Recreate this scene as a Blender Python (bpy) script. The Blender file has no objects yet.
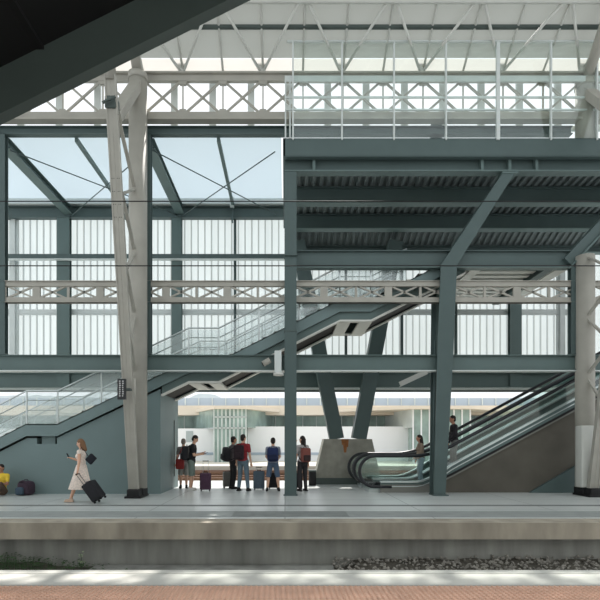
import bpy, bmesh, math, random
from mathutils import Vector, Matrix, Quaternion
random.seed(7)
SC = bpy.context.scene
COL = SC.collection
EYE = 1.6
F = 500.0
VX, VY = 285.0, 441.0
def P(px, py, Y):
    return Vector(((px-VX)/F*Y, Y, EYE+(VY-py)/F*Y))
def PX(px, Y): return (px-VX)/F*Y
def PZ(py, Y): return EYE+(VY-py)/F*Y

# ------------------------------------------------------------------ materials
def lin(c):
    return tuple(((v/255)/12.92 if v/255 <= .04045 else ((v/255+.055)/1.055)**2.4) for v in c)
def mat(name, rgb, rough=.6, metal=0., vary=0., scale=3., bump=0., stretch=None, spec=.4):
    m = bpy.data.materials.new(name); m.use_nodes = True
    nt = m.node_tree; b = nt.nodes['Principled BSDF']
    c = lin(rgb)
    b.inputs['Roughness'].default_value = rough
    b.inputs['Metallic'].default_value = metal
    b.inputs['Specular IOR Level'].default_value = spec
    b.inputs['Base Color'].default_value = (*c, 1)
    if vary or bump:
        tc = nt.nodes.new('ShaderNodeTexCoord'); mp = nt.nodes.new('ShaderNodeMapping')
        nt.links.new(tc.outputs['Object'], mp.inputs['Vector'])
        if stretch: mp.inputs['Scale'].default_value = stretch
        nz = nt.nodes.new('ShaderNodeTexNoise'); nz.inputs['Scale'].default_value = scale
        nz.inputs['Detail'].default_value = 6
        nt.links.new(mp.outputs['Vector'], nz.inputs['Vector'])
        if vary:
            rp = nt.nodes.new('ShaderNodeValToRGB')
            rp.color_ramp.elements[0].position = .3; rp.color_ramp.elements[1].position = .7
            rp.color_ramp.elements[0].color = (*[v*(1-vary) for v in c], 1)
            rp.color_ramp.elements[1].color = (*[min(1, v*(1+vary)) for v in c], 1)
            nt.links.new(nz.outputs['Fac'], rp.inputs['Fac'])
            nt.links.new(rp.outputs['Color'], b.inputs['Base Color'])
        if bump:
            bp = nt.nodes.new('ShaderNodeBump'); bp.inputs['Strength'].default_value = bump
            nt.links.new(nz.outputs['Fac'], bp.inputs['Height'])
            nt.links.new(bp.outputs['Normal'], b.inputs['Normal'])
    return m
def translucent(name, rgb, trans, dif, vary=0., scale=(1, 1, 1)):
    m = bpy.data.materials.new(name); m.use_nodes = True
    nt = m.node_tree; nt.nodes.clear()
    out = nt.nodes.new('ShaderNodeOutputMaterial')
    d = nt.nodes.new('ShaderNodeBsdfDiffuse'); t = nt.nodes.new('ShaderNodeBsdfTranslucent')
    c = lin(rgb)
    d.inputs['Color'].default_value = (*[v*dif for v in c], 1)
    t.inputs['Color'].default_value = (*[v*trans for v in c], 1)
    if vary:
        tc = nt.nodes.new('ShaderNodeTexCoord'); mp = nt.nodes.new('ShaderNodeMapping')
        mp.inputs['Scale'].default_value = scale
        nz = nt.nodes.new('ShaderNodeTexNoise'); nz.inputs['Scale'].default_value = 1.; nz.inputs['Detail'].default_value = 2
        rp = nt.nodes.new('ShaderNodeValToRGB')
        rp.color_ramp.elements[0].position = .35; rp.color_ramp.elements[1].position = .65
        rp.color_ramp.elements[0].color = (*[v*trans*(1-vary) for v in c], 1)
        rp.color_ramp.elements[1].color = (*[v*trans for v in c], 1)
        nt.links.new(tc.outputs['Object'], mp.inputs['Vector']); nt.links.new(mp.outputs['Vector'], nz.inputs['Vector'])
        nt.links.new(nz.outputs['Fac'], rp.inputs['Fac']); nt.links.new(rp.outputs['Color'], t.inputs['Color'])
    a = nt.nodes.new('ShaderNodeAddShader')
    nt.links.new(d.outputs[0], a.inputs[0]); nt.links.new(t.outputs[0], a.inputs[1])
    nt.links.new(a.outputs[0], out.inputs['Surface'])
    return m
def glass(name, rgb, gloss=.1, rough=.02, dif=0.):
    m = bpy.data.materials.new(name); m.use_nodes = True
    nt = m.node_tree; nt.nodes.clear()
    out = nt.nodes.new('ShaderNodeOutputMaterial')
    t = nt.nodes.new('ShaderNodeBsdfTransparent'); t.inputs['Color'].default_value = (*lin(rgb), 1)
    g = nt.nodes.new('ShaderNodeBsdfGlossy'); g.inputs['Roughness'].default_value = rough
    mx = nt.nodes.new('ShaderNodeMixShader'); mx.inputs[0].default_value = gloss
    nt.links.new(t.outputs[0], mx.inputs[1]); nt.links.new(g.outputs[0], mx.inputs[2])
    last = mx
    if dif:
        d = nt.nodes.new('ShaderNodeBsdfDiffuse'); d.inputs['Color'].default_value = (.75, .82, .82, 1)
        m2 = nt.nodes.new('ShaderNodeMixShader'); m2.inputs[0].default_value = dif
        nt.links.new(mx.outputs[0], m2.inputs[1]); nt.links.new(d.outputs[0], m2.inputs[2]); last = m2
    nt.links.new(last.outputs[0], out.inputs['Surface'])
    return m

TEAL = mat('teal_painted_steel', (94, 112, 110), .5, 0, .06, 1.5)
TEALD = mat('less_lit_teal_steel', (78, 94, 93), .5, 0, .06, 1.5)  # same paint as TEAL, darkened for steel that gets less light
TEALW = mat('teal_wall_panel', (112, 130, 130), .55, 0, .05, .8)
DECK = mat('galvanised_grey_decking', (112, 122, 122), .55, 0, .08, 2)
WHITE = mat('white_painted_steel', (204, 205, 199), .55, 0, .05, 2)
CREAM = mat('cream_painted_steel', (168, 165, 156), .6, 0, .08, 2)
LIGHTP = mat('pale_grey_steel', (208, 214, 212), .5, 0, .04, 2)
DARKST = mat('charcoal_painted_steel', (78, 88, 85), .6, 0, .08, 1)
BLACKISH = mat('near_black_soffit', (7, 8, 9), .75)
CONC = mat('weathered_concrete', (164, 155, 140), .85, 0, .26, 2.5, .15, (1, 1, .35))
CONCG = mat('grey_stained_concrete', (146, 146, 140), .9, 0, .3, 2.2, .2, (1.2, 1, .2))
PLINTH = mat('rough_concrete', (150, 148, 138), .9, 0, .18, 3, .2)
BROWN = mat('dark_brown_render', (92, 88, 80), .85, 0, .15, 1.2, .1)
BLACKR = mat('black_rubber', (22, 22, 24), .6)
RUBBER = mat('handrail_rubber', (38, 40, 44), .35)
STEEL = mat('brushed_steel', (200, 208, 208), .3, .7, .05, 6)
SIGNM = mat('dark_sign_face', (46, 48, 50), .4)
SIGNW = mat('sign_letters', (205, 205, 205), .5)
PANEL = translucent('translucent_wall_sheet', (230, 240, 243), .42, .34, .10, (2.2, 1, .12))
ROOFG = translucent('frosted_roof_glass', (226, 235, 240), .62, .2)
ROOFP = translucent('white_roof_sheet', (228, 232, 226), .09, .44)
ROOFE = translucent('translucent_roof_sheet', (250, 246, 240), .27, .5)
GLASS = glass('balustrade_glass', (249, 253, 252), .07)
GLASSR = glass('rail_glass', (251, 254, 253), .06)
GLASSF = glass('whitish_stair_glass', (250, 253, 253), .06, .05, .20)  # diffuse white mixed into the glass

def paving():
    m = bpy.data.materials.new('grey_platform_paving'); m.use_nodes = True
    nt = m.node_tree; b = nt.nodes['Principled BSDF']; b.inputs['Roughness'].default_value = .32
    b.inputs['Specular IOR Level'].default_value = .4
    tc = nt.nodes.new('ShaderNodeTexCoord')
    br = nt.nodes.new('ShaderNodeTexBrick'); br.offset = 0
    br.inputs['Scale'].default_value = 1; br.inputs['Brick Width'].default_value = 3.1; br.inputs['Row Height'].default_value = 1.95
    br.inputs['Mortar Size'].default_value = .012
    br.inputs['Color1'].default_value = (*lin((214, 217, 214)), 1); br.inputs['Color2'].default_value = (*lin((207, 211, 209)), 1)
    br.inputs['Mortar'].default_value = (*lin((140, 144, 142)), 1)
    nz = nt.nodes.new('ShaderNodeTexNoise'); nz.inputs['Scale'].default_value = 1.3; nz.inputs['Detail'].default_value = 5
    mx = nt.nodes.new('ShaderNodeMix'); mx.data_type = 'RGBA'; mx.blend_type = 'MULTIPLY'; mx.inputs[0].default_value = .35
    rp = nt.nodes.new('ShaderNodeValToRGB'); rp.color_ramp.elements[0].position = .3; rp.color_ramp.elements[0].color = (.6, .6, .6, 1)
    nt.links.new(tc.outputs['Object'], br.inputs['Vector']); nt.links.new(tc.outputs['Object'], nz.inputs['Vector'])
    nt.links.new(nz.outputs['Fac'], rp.inputs['Fac'])
    nt.links.new(br.outputs['Color'], mx.inputs[6]); nt.links.new(rp.outputs['Color'], mx.inputs[7])
    nt.links.new(mx.outputs[2], b.inputs['Base Color'])
    return m
PAVE = paving()
TACTG = mat('grey_tactile_paving', (150, 154, 152), .7, 0, .1, 3)
TACTL = mat('dark_groove_line', (120, 122, 120), .7)
ORANGE = mat('orange_tactile_tile', (222, 182, 160), .75, 0, .08, 4)
EDGEW = mat('white_edge_stone', (208, 206, 199), .7, 0, .08, 3)
NEARP = mat('near_platform_paving', (170, 168, 162), .8, 0, .1, 2)
BALL = mat('ballast_bed', (84, 80, 72), .95, 0, .35, 14, .5)
STONE = mat('ballast_stone', (150, 146, 138), .95, 0, .4, 4)
LEAFM = mat('weed_leaf', (58, 84, 48), .8, 0, .3, 8)
BEDL = mat('pale_ballast', (206, 200, 186), .95, 0, .15, 6)
BEDB = mat('brown_ballast', (136, 106, 88), .95, 0, .25, 5)
RAILM = mat('rusty_rail', (120, 92, 76), .6, .2)
FARWHITE = mat('far_white_wall', (236, 238, 240), .8)
FARBEIGE = mat('far_beige_fascia', (220, 209, 192), .8)
FARBLUE = mat('far_bluegrey_roof', (170, 184, 198), .6)
FARGLASS = mat('far_green_glass', (146, 166, 160), .25, 0, .35, .6, 0, (1.5, 1, 1))
FARPALE = mat('far_pale_glass', (206, 214, 212), .3, 0, .15, .5)
HILLM = mat('hazy_hill', (206, 214, 220), .95, 0, .05, .3)

# ------------------------------------------------------------------ mesh builder
OFF = {}
class MB:
    def __init__(s): s.v = []; s.f = []; s.smooth = set()
    def add(s, vs, fs, smooth=False):
        n = len(s.v); s.v += [Vector(v) for v in vs]
        for f in fs:
            if smooth: s.smooth.add(len(s.f))
            s.f.append([i+n for i in f])
        return s
    def box(s, x0, x1, y0, y1, z0, z1):
        v = [(x, y, z) for x in (x0, x1) for y in (y0, y1) for z in (z0, z1)]
        return s.add(v, [(0,1,3,2),(4,6,7,5),(0,4,5,1),(2,3,7,6),(0,2,6,4),(1,5,7,3)])
    def frame(s, p, q, up=(0, 0, 1)):
        p = Vector(p); q = Vector(q); d = (q-p).normalized(); up = Vector(up)
        if abs(d.dot(up)) > .98: up = Vector((0, 1, 0)) if abs(d.y) < .9 else Vector((1, 0, 0))
        a = d.cross(up).normalized(); b = a.cross(d).normalized()
        return p, q, a, b
    def sweep(s, p, q, prof, up=(0, 0, 1), prof2=None):
        p, q, a, b = s.frame(p, q, up); n = len(prof); prof2 = prof2 or prof
        vs = [p+a*u+b*w for u, w in prof]+[q+a*u+b*w for u, w in prof2]
        fs = [(i, (i+1) % n, n+(i+1) % n, n+i) for i in range(n)]
        return s.add(vs, fs+[tuple(range(n-1, -1, -1)), tuple(range(n, 2*n))])
    def bar(s, p, q, w, h, up=(0, 0, 1), w2=None, h2=None):
        r = lambda w, h: [(-w/2, -h/2), (w/2, -h/2), (w/2, h/2), (-w/2, h/2)]
        return s.sweep(p, q, r(w, h), up, r(w2 or w, h2 or h))
    def ibeam(s, p, q, w, h, t=.03, up=(0, 0, 1)):
        W, H = w/2, h/2; k = t/2
        pr = [(-W, -H), (W, -H), (W, -H+t), (k, -H+t), (k, H-t), (W, H-t), (W, H), (-W, H), (-W, H-t), (-k, H-t), (-k, -H+t), (-W, -H+t)]
        return s.sweep(p, q, pr, up)
    def tube(s, p, q, r, n=10, r2=None):
        r2 = r if r2 is None else r2
        k = len(s.f)
        s.sweep(p, q, [(r*math.cos(6.28319*i/n), r*math.sin(6.28319*i/n)) for i in range(n)], (0, 0, 1),
                [(r2*math.cos(6.28319*i/n), r2*math.sin(6.28319*i/n)) for i in range(n)])
        s.smooth.update(range(k, k+n)); return s
    def path(s, pts, r, n=8):
        pts = [Vector(p) for p in pts]; m = len(pts); rings = []
        a = None
        for i in range(m):
            d = (pts[min(i+1, m-1)]-pts[max(i-1, 0)]).normalized()
            if a is None:
                u = Vector((0, 0, 1)) if abs(d.z) < .9 else Vector((0, 1, 0))
                a = d.cross(u).normalized()
            else: a = (a-d*a.dot(d)).normalized()
            b = a.cross(d)
            rings.append([pts[i]+a*r*math.cos(6.28319*j/n)+b*r*math.sin(6.28319*j/n) for j in range(n)])
        vs = [v for g in rings for v in g]
        fs = [(i*n+j, i*n+(j+1) % n, (i+1)*n+(j+1) % n, (i+1)*n+j) for i in range(m-1) for j in range(n)]
        k = len(s.f)
        s.add(vs, fs+[tuple(range(n-1, -1, -1)), tuple(range((m-1)*n, m*n))])
        s.smooth.update(range(k, k+len(fs))); return s
    def prism(s, poly, y0, y1):           # poly: (x, z) outline
        n = len(poly)
        vs = [(x, y0, z) for x, z in poly]+[(x, y1, z) for x, z in poly]
        fs = [(i, (i+1) % n, n+(i+1) % n, n+i) for i in range(n)]
        return s.add(vs, fs+[tuple(range(n-1, -1, -1)), tuple(range(n, 2*n))])
    def strip(s, top, bot, y0, y1):       # band between two (x, z) polylines
        n = len(top)
        vs = [(x, y, z) for y in (y0, y1) for x, z in list(top)+list(bot)]
        k = 2*n; fs = []
        for i in range(n-1):
            fs += [(i, i+1, n+i+1, n+i), (k+i, k+n+i, k+n+i+1, k+i+1), (i, k+i, k+i+1, i+1), (n+i, n+i+1, k+n+i+1, k+n+i)]
        fs += [(0, n, k+n, k), (n-1, k+n-1, k+2*n-1, 2*n-1)]
        return s.add(vs, fs)
    def ell(s, c, rx, ry, rz, nu=14, nv=9, M=None):
        vs = []; c = Vector(c)
        for j in range(nv+1):
            t = math.pi*j/nv
            for i in range(nu):
                a = 6.28319*i/nu
                v = Vector((rx*math.sin(t)*math.cos(a), ry*math.sin(t)*math.sin(a), rz*math.cos(t)))
                vs.append(c+(M @ v if M else v))
        fs = [(j*nu+i, (j+1)*nu+i, (j+1)*nu+(i+1) % nu, j*nu+(i+1) % nu) for j in range(nv) for i in range(nu)]
        return s.add(vs, fs, True)
    def rbox(s, x0, x1, y0, y1, z0, z1, r=.03, M=None, seg=3):
        bm = bmesh.new(); bmesh.ops.create_cube(bm, size=1)
        for v in bm.verts: v.co = Vector((x0+(v.co.x+.5)*(x1-x0), y0+(v.co.y+.5)*(y1-y0), z0+(v.co.z+.5)*(z1-z0)))
        bmesh.ops.bevel(bm, geom=bm.edges[:], offset=r, segments=seg, profile=.5, affect='EDGES')
        bm.verts.ensure_lookup_table()
        s.add([(M @ v.co if M else v.co) for v in bm.verts], [[v.index for v in f.verts] for f in bm.faces], True)
        bm.free(); return s
    def xf(s, M):
        s.v = [M @ v for v in s.v]; return s
    def mesh(s, name, m, off=Vector()):
        me = bpy.data.meshes.new(name)
        me.from_pydata([v-off for v in s.v], [], s.f)
        for p in me.polygons:
            if p.index in s.smooth: p.use_smooth = True
        bm = bmesh.new(); bm.from_mesh(me)
        bmesh.ops.remove_doubles(bm, verts=bm.verts[:], dist=1e-6)
        bmesh.ops.recalc_face_normals(bm, faces=bm.faces[:]); bm.to_mesh(me); bm.free()
        me.materials.append(m); return me
    def build(s, name, m, parent=None, **kw):
        off = OFF.get(parent.name, Vector()) if parent else Vector()
        o = bpy.data.objects.new(name, s.mesh(name, m, off)); COL.objects.link(o)
        if parent: o.parent = parent; OFF[o.name] = off
        for k, v in kw.items(): o[k] = v
        return o
def tag(o, label, cat, group=None, kind=None):
    o['label'] = label; o['category'] = cat
    if group: o['group'] = group
    if kind: o['kind'] = kind
    return o
def thing(name, label, cat, loc, group=None):
    o = bpy.data.objects.new(name, None); COL.objects.link(o); o.location = loc; o.empty_display_size = .2
    OFF[o.name] = Vector(loc); return tag(o, label, cat, group)
def struct(o, label=None, cat=None):
    o['kind'] = 'structure'
    if label: o['label'] = label
    if cat: o['category'] = cat
    return o

# ------------------------------------------------------------------ ground
XL, XR = -19., 21.
struct(MB().box(XL, XR, 10.3, 20.2, -.4, 0).build('floor', PAVE), 'grey paved island platform where the travellers wait', 'platform')
struct(MB().box(XL, XR, 9.76, 10.3, -.32, 0).build('trim_1', CONC), 'weathered concrete edge coping of the far platform', 'platform edge')
struct(MB().box(XL, XR, 10.02, 10.4, -1.35, -.32).build('wall_track', CONCG), 'stained grey concrete retaining wall under the platform coping', 'wall')
tg = thing('tactile_strip', 'grey ribbed tactile strip along the far platform edge', 'tactile strip', (0, 10.9, 0))
t = MB().box(XL, XR, 10.5, 11.35, -.01, .008)
t.build('backing', TACTG, tg)
t = MB()
for i in range(88):
    x = PX(233, 10.9)+i*.0285
    t.box(x, x+.014, 10.55, 11.3, .008, .018)
t.build('ribs', TACTG, tg)
tag(MB().box(XL, XR, 12.28, 12.5, -.01, .006).build('groove_shade', TACTL), 'narrow dark strip painting a shaded groove across the far platform', 'painted shade')  # dark strip stands in for the shade in a groove
# near platform
struct(MB().box(-9, 9, -6, 5.56, -.5, 0).build('floor_near', NEARP), 'near platform paving under the viewer', 'platform')
t = MB().box(-9, 9, 5.56, 6.02, -.5, .0).box(-9, 9, 6.04, 6.2, -.5, 0).box(-9, 9, 6.0, 6.06, -.5, -.02)
struct(t.build('trim_2', EDGEW), 'white stone edge of the near platform', 'platform edge')
tn = thing('tactile_strip', 'orange studded tactile strip on the near platform', 'tactile strip', (0, 5.2, 0))
t = MB()
for i in range(-10, 11):
    t.box(i*.8-.14+.004, i*.8+.66-.004, 4.6, 5.5, -.01, .006)
t.build('tiles', ORANGE, tn)
t = MB(); pitch = .0571
for i in range(int(-3.6/pitch), int(3.9/pitch)):
    for j in range(15):
        x = i*pitch-.14; y = 4.65+j*pitch; r = .021
        vs = [(x+r*math.cos(a*1.0472), y+r*math.sin(a*1.0472), .006) for a in range(6)]+[(x+r*.6*math.cos(a*1.0472), y+r*.6*math.sin(a*1.0472), .022) for a in range(6)]
        t.add(vs, [(a, (a+1) % 6, 6+(a+1) % 6, 6+a) for a in range(6)]+[tuple(range(6, 12))])
t.build('studs', ORANGE, tn, kind='stuff')
# track bed between platforms
t = MB(); nx = 120; ny = 10
rnd = random.Random(3); vs = []
for i in range(nx+1):
    x = -12+24*i/nx
    for j in range(ny+1):
        y = 6.2+3.82*j/ny
        z = -1.1 + (.33 if x > 1.2 else (.27 if x < -4.6 else .18))*max(0, (y-8.6)/1.4) + rnd.uniform(-.02, .02)
        vs.append((x, y, z))
t.add(vs, [(i*(ny+1)+j, (i+1)*(ny+1)+j, (i+1)*(ny+1)+j+1, i*(ny+1)+j+1) for i in range(nx) for j in range(ny)])
tag(t.build('ballast', BALL), 'dark ballast bed of the track in the trench', 'ballast', None, 'stuff')
t = MB()
for k in range(1500):
    x = rnd.uniform(.95, 9.5); y = rnd.uniform(9.05, 10.0); s = rnd.uniform(.022, .05)
    z = -1.1+.33*max(0, (y-8.6)/1.4)+s*.4+ (0.05 if rnd.random() < .3 else 0)
    M = Matrix.Rotation(rnd.uniform(0, 6), 3, Vector((rnd.random(), rnd.random(), 1)).normalized())
    pts = [(1, 0, 0), (-1, 0, 0), (0, 1, 0), (0, -1, 0), (0, 0, .8), (0, 0, -.8)]
    t.add([Vector((x, y, z))+M @ Vector(p)*s*rnd.uniform(.7, 1.2) for p in pts],
          [(0, 2, 4), (2, 1, 4), (1, 3, 4), (3, 0, 4), (2, 0, 5), (1, 2, 5), (3, 1, 5), (0, 3, 5)])
tag(t.build('gravel', STONE), 'loose grey stones heaped against the right of the trench wall', 'gravel', None, 'stuff')
t = MB()
for k in range(900):
    x = -5.7+abs(rnd.gauss(0, .9)) if rnd.random() < .8 else rnd.uniform(-6, -2.8)
    y = rnd.uniform(9.3, 9.98); h = max(.03, .30-.13*abs(x+5.6)/1.2)*rnd.uniform(.2, 1)
    z0 = -.9; a = rnd.uniform(0, 6.28); ln = rnd.uniform(.03, .075)
    c = Vector((x, y, z0+h)); d = Vector((math.cos(a), math.sin(a), rnd.uniform(-.4, .5)))*ln; w = Vector((-math.sin(a), math.cos(a), 0))*ln*.35
    t.add([c, c+d*.5+w, c+d, c+d*.5-w], [(0, 1, 2, 3)])
    if k % 4 == 0: t.add([c, c+Vector((.004, 0, 0)), Vector((x, y, z0-.1)), Vector((x-.004, y, z0-.1))], [(0, 1, 2, 3)])
tag(t.build('weeds', LEAFM), 'green weeds growing at the foot of the trench wall, left end', 'weeds', None, 'stuff')
pl = thing('weed_plant', 'small lone pale weed sprouting beside the concrete ledge', 'plant', P(81, 566, 9.6))
t = MB(); b = P(81, 567, 9.6)
t.path([b, b+Vector((.01, 0, .15)), b+Vector((-.01, 0, .26))], .006, 5); t.build('stem', LEAFM, pl)
t = MB()
for k in range(26):
    c = b+Vector((rnd.uniform(-.05, .05), rnd.uniform(-.04, .04), rnd.uniform(.06, .28))); a = rnd.uniform(0, 6.28); ln = .05
    d = Vector((math.cos(a), math.sin(a), .3))*ln; w = Vector((-math.sin(a), math.cos(a), 0))*.018
    t.add([c, c+d*.5+w, c+d, c+d*.5-w], [(0, 1, 2, 3)])
t.build('leaves', mat('pale_weed_leaf', (150, 165, 130), .8), pl)
tag(MB().rbox(PX(88, 9.6), PX(335, 9.6), 9.15, 10.0, -1.1, -.86, .04).build('concrete_ledge', CONCG), 'low concrete ledge at the foot of the trench wall, in the middle', 'ledge')

# ------------------------------------------------------------------ far side, tracks and station building
struct(MB().box(-60, 60, 20.2, 33, -.5, -.28).build('floor_trackbed', BEDL), 'pale sunlit track bed beyond the island platform', 'track bed')
tag(MB().box(-60, 60, 26.5, 28.4, -.3, -.22).build('ballast', BEDB), 'brown ballast under the far track', 'ballast', None, 'stuff')
for k, (y, w) in enumerate(((22.4, 'nearest the island platform'), (23.9, 'second from the island platform'), (26.7, 'third from the island platform'), (28.2, 'next to the opposite platform'))):
    t = MB().ibeam((-60, y, -.13), (60, y, -.13), .12, .17, .03)
    tag(t.build('rail', RAILM), 'rusty steel rail beyond the platform, '+w, 'rail', 'far rails')
struct(MB().box(-60, 60, 31.5, 70, -.5, 0).build('floor_opposite', BEDL), 'pale opposite platform in front of the white building', 'platform')
tag(MB().box(-60, 60, 31.4, 31.9, -.45, .02).build('platform_kerb', mat('grey_kerb', (150, 146, 140), .85)), 'grey edge kerb of the opposite platform', 'kerb')
YB = 40.
def B(px, py, Y=YB): return PX(px, Y), PZ(py, Y)
bld = thing('station_building', 'long white station building with glazed entrance across the tracks', 'building', (-3, YB, 0))
def fbox(name, m, x0, x1, y0, y1, Y, depth, par=bld, it=None):
    a, z1 = B(x0, y0, Y); b, z0 = B(x1, y1, Y)
    return MB().box(a, b, Y, Y+depth, z0, z1).build(name, m, par)
fbox('ground_wall', FARWHITE, -300, 214, 428.5, 462, YB, 5)
fbox('ground_wall', FARWHITE, 245, 412, 426.5, 462, YB, 5)
fbox('ground_wall', FARWHITE, 470, 900, 427, 462, YB, 5)
fbox('wall_base', FARBLUE, -300, 214, 452.5, 455, YB-.06, .05)
fbox('wall_base', FARBLUE, 245, 412, 452.5, 455, YB-.06, .05)
w = fbox('window', mat('window_grey', (170, 180, 182), .4), 186, 193, 431, 442, YB-.05, .1)
# upper storey glazing set back
for x0, x1 in ((-300, 196), (262, 330), (330, 388), (430, 900)):
    a, z1 = B(x0, 415, YB+4); b, z0 = B(x1, 428, YB+4)
    g = MB().box(a, b, YB+4, YB+4.3, z0-1, z1+.1).build('upper_glazing', FARGLASS, bld)
    t = MB(); n = max(2, int((b-a)/1.0))
    for i in range(n+1):
        x = a+(b-a)*i/n; t.box(x-.03, x+.03, YB+3.93, YB+4, z0-1, z1)
    t.build('mullions', FARPALE, g)
# entrance atrium in front
a, z1 = B(214, 407, YB-2); b, z0 = B(246, 446, YB-2)
at = MB().box(a, b, YB-2, YB+3, 0, z1).build('entrance_glazing', FARGLASS, bld)
t = MB()
for i in range(9):
    x = a+(b-a)*i/8; t.box(x-.045, x+.045, YB-2.08, YB-2, 0, z1)
for zz in (B(0, 417, YB-2)[1], B(0, 428, YB-2)[1], z1-.06): t.box(a, b, YB-2.08, YB-2, zz-.05, zz+.05)
t.build('mullions', FARPALE, at)
# angled glazed sides of the entrance
for sgn, xa, xb in ((1, 246, 273), (-1, 214, 194)):
    t = MB(); p0 = Vector((PX(xa, YB-1.5), YB-1.5, 0)); p1 = Vector((PX(xb, YB+3.9), YB+3.9, 0))
    z0 = B(0, 428, YB)[1]; z1 = B(0, 408, YB)[1]
    t.bar(p0+Vector((0, 0, (z0+z1)/2)), p1+Vector((0, 0, (z0+z1)/2)), .2, z1-z0)
    t.build('side_glazing', FARGLASS, bld)
# white glazed volume on the right
t = MB(); p0 = Vector((PX(386, YB+4), YB+4, 0)); p1 = Vector((PX(413, YB-1.5), YB-1.5, 0)); z0 = B(0, 428, YB)[1]; z1 = B(0, 409, YB)[1]
t.bar(p0+Vector((0, 0, (z0+z1)/2)), p1+Vector((0, 0, (z0+z1)/2)), .2, z1-z0); g = t.build('side_glazing', FARPALE, bld)
a, z1 = B(413, 408, YB-1.5); b, z0 = B(470, 446, YB-1.5)
g = MB().box(a, b, YB-1.5, YB+3, 0, z1).build('corner_glazing', FARGLASS, bld)
t = MB()
for i in range(8):
    x = a+(b-a)*i/7; t.box(x-.05, x+.05, YB-1.58, YB-1.5, 0, z1)
t.build('mullions', FARWHITE, g)
# canopy fascia and roof
t = MB()
a, zt = B(-300, 405.5, YB+2); b, zb = B(900, 415, YB+2)
t.box(a, b, YB+2, YB+9, zb, zt); t.build('beige_fascia', FARBEIGE, bld)
t = MB()
for (x0, x1, x2, x3) in ((196, 214, 246, 280), (330, 410, 474, 520)):
    Ya = YB-2.4; z1 = B(0, 405.5, Ya)[1]
    vs = []
    for z in (z1-.25, z1): vs += [(PX(x0, YB+2), YB+2, z), (PX(x1, Ya), Ya, z), (PX(x2, Ya), Ya, z), (PX(x3, YB+2), YB+2, z)]
    t.add(vs, [(0, 1, 2, 3), (4, 7, 6, 5), (0, 4, 5, 1), (1, 5, 6, 2), (2, 6, 7, 3), (3, 7, 4, 0)])
t.build('canopy', FARBEIGE, bld)
t = MB(); a, zt = B(-300, 398, YB+6); b, zb = B(900, 405, YB+6)
t.box(a, b, YB+6, YB+12, zb-.6, zt); r = t.build('roof', FARBLUE, bld)
t = MB()
for i in range(90):
    x = a+(b-a)*i/89; t.box(x-.04, x+.04, YB+5.9, YB+6, zb, zt)
t.build('roof_seams', FARPALE, r)
# hill
t = MB(); YH = 150.; xs = list(range(-60, 680, 5)); rr = random.Random(5)
top = [(PX(x, YH), PZ(401-6.5*math.exp(-((x-205)/16)**4)-rr.uniform(0, 1.2)-5*math.exp(-((x-20)/90)**2), YH)) for x in xs]
t.strip(top, [(x, -1) for x, z in top], YH, YH+20)
struct(t.build('hill', HILLM), 'hazy wooded hill behind the station building', 'hill')
struct(MB().box(-400, 400, 70, 400, -1.2, -.6).build('ground', mat('far_ground', (176, 178, 168), .95, 0, .1, .1)))

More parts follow.
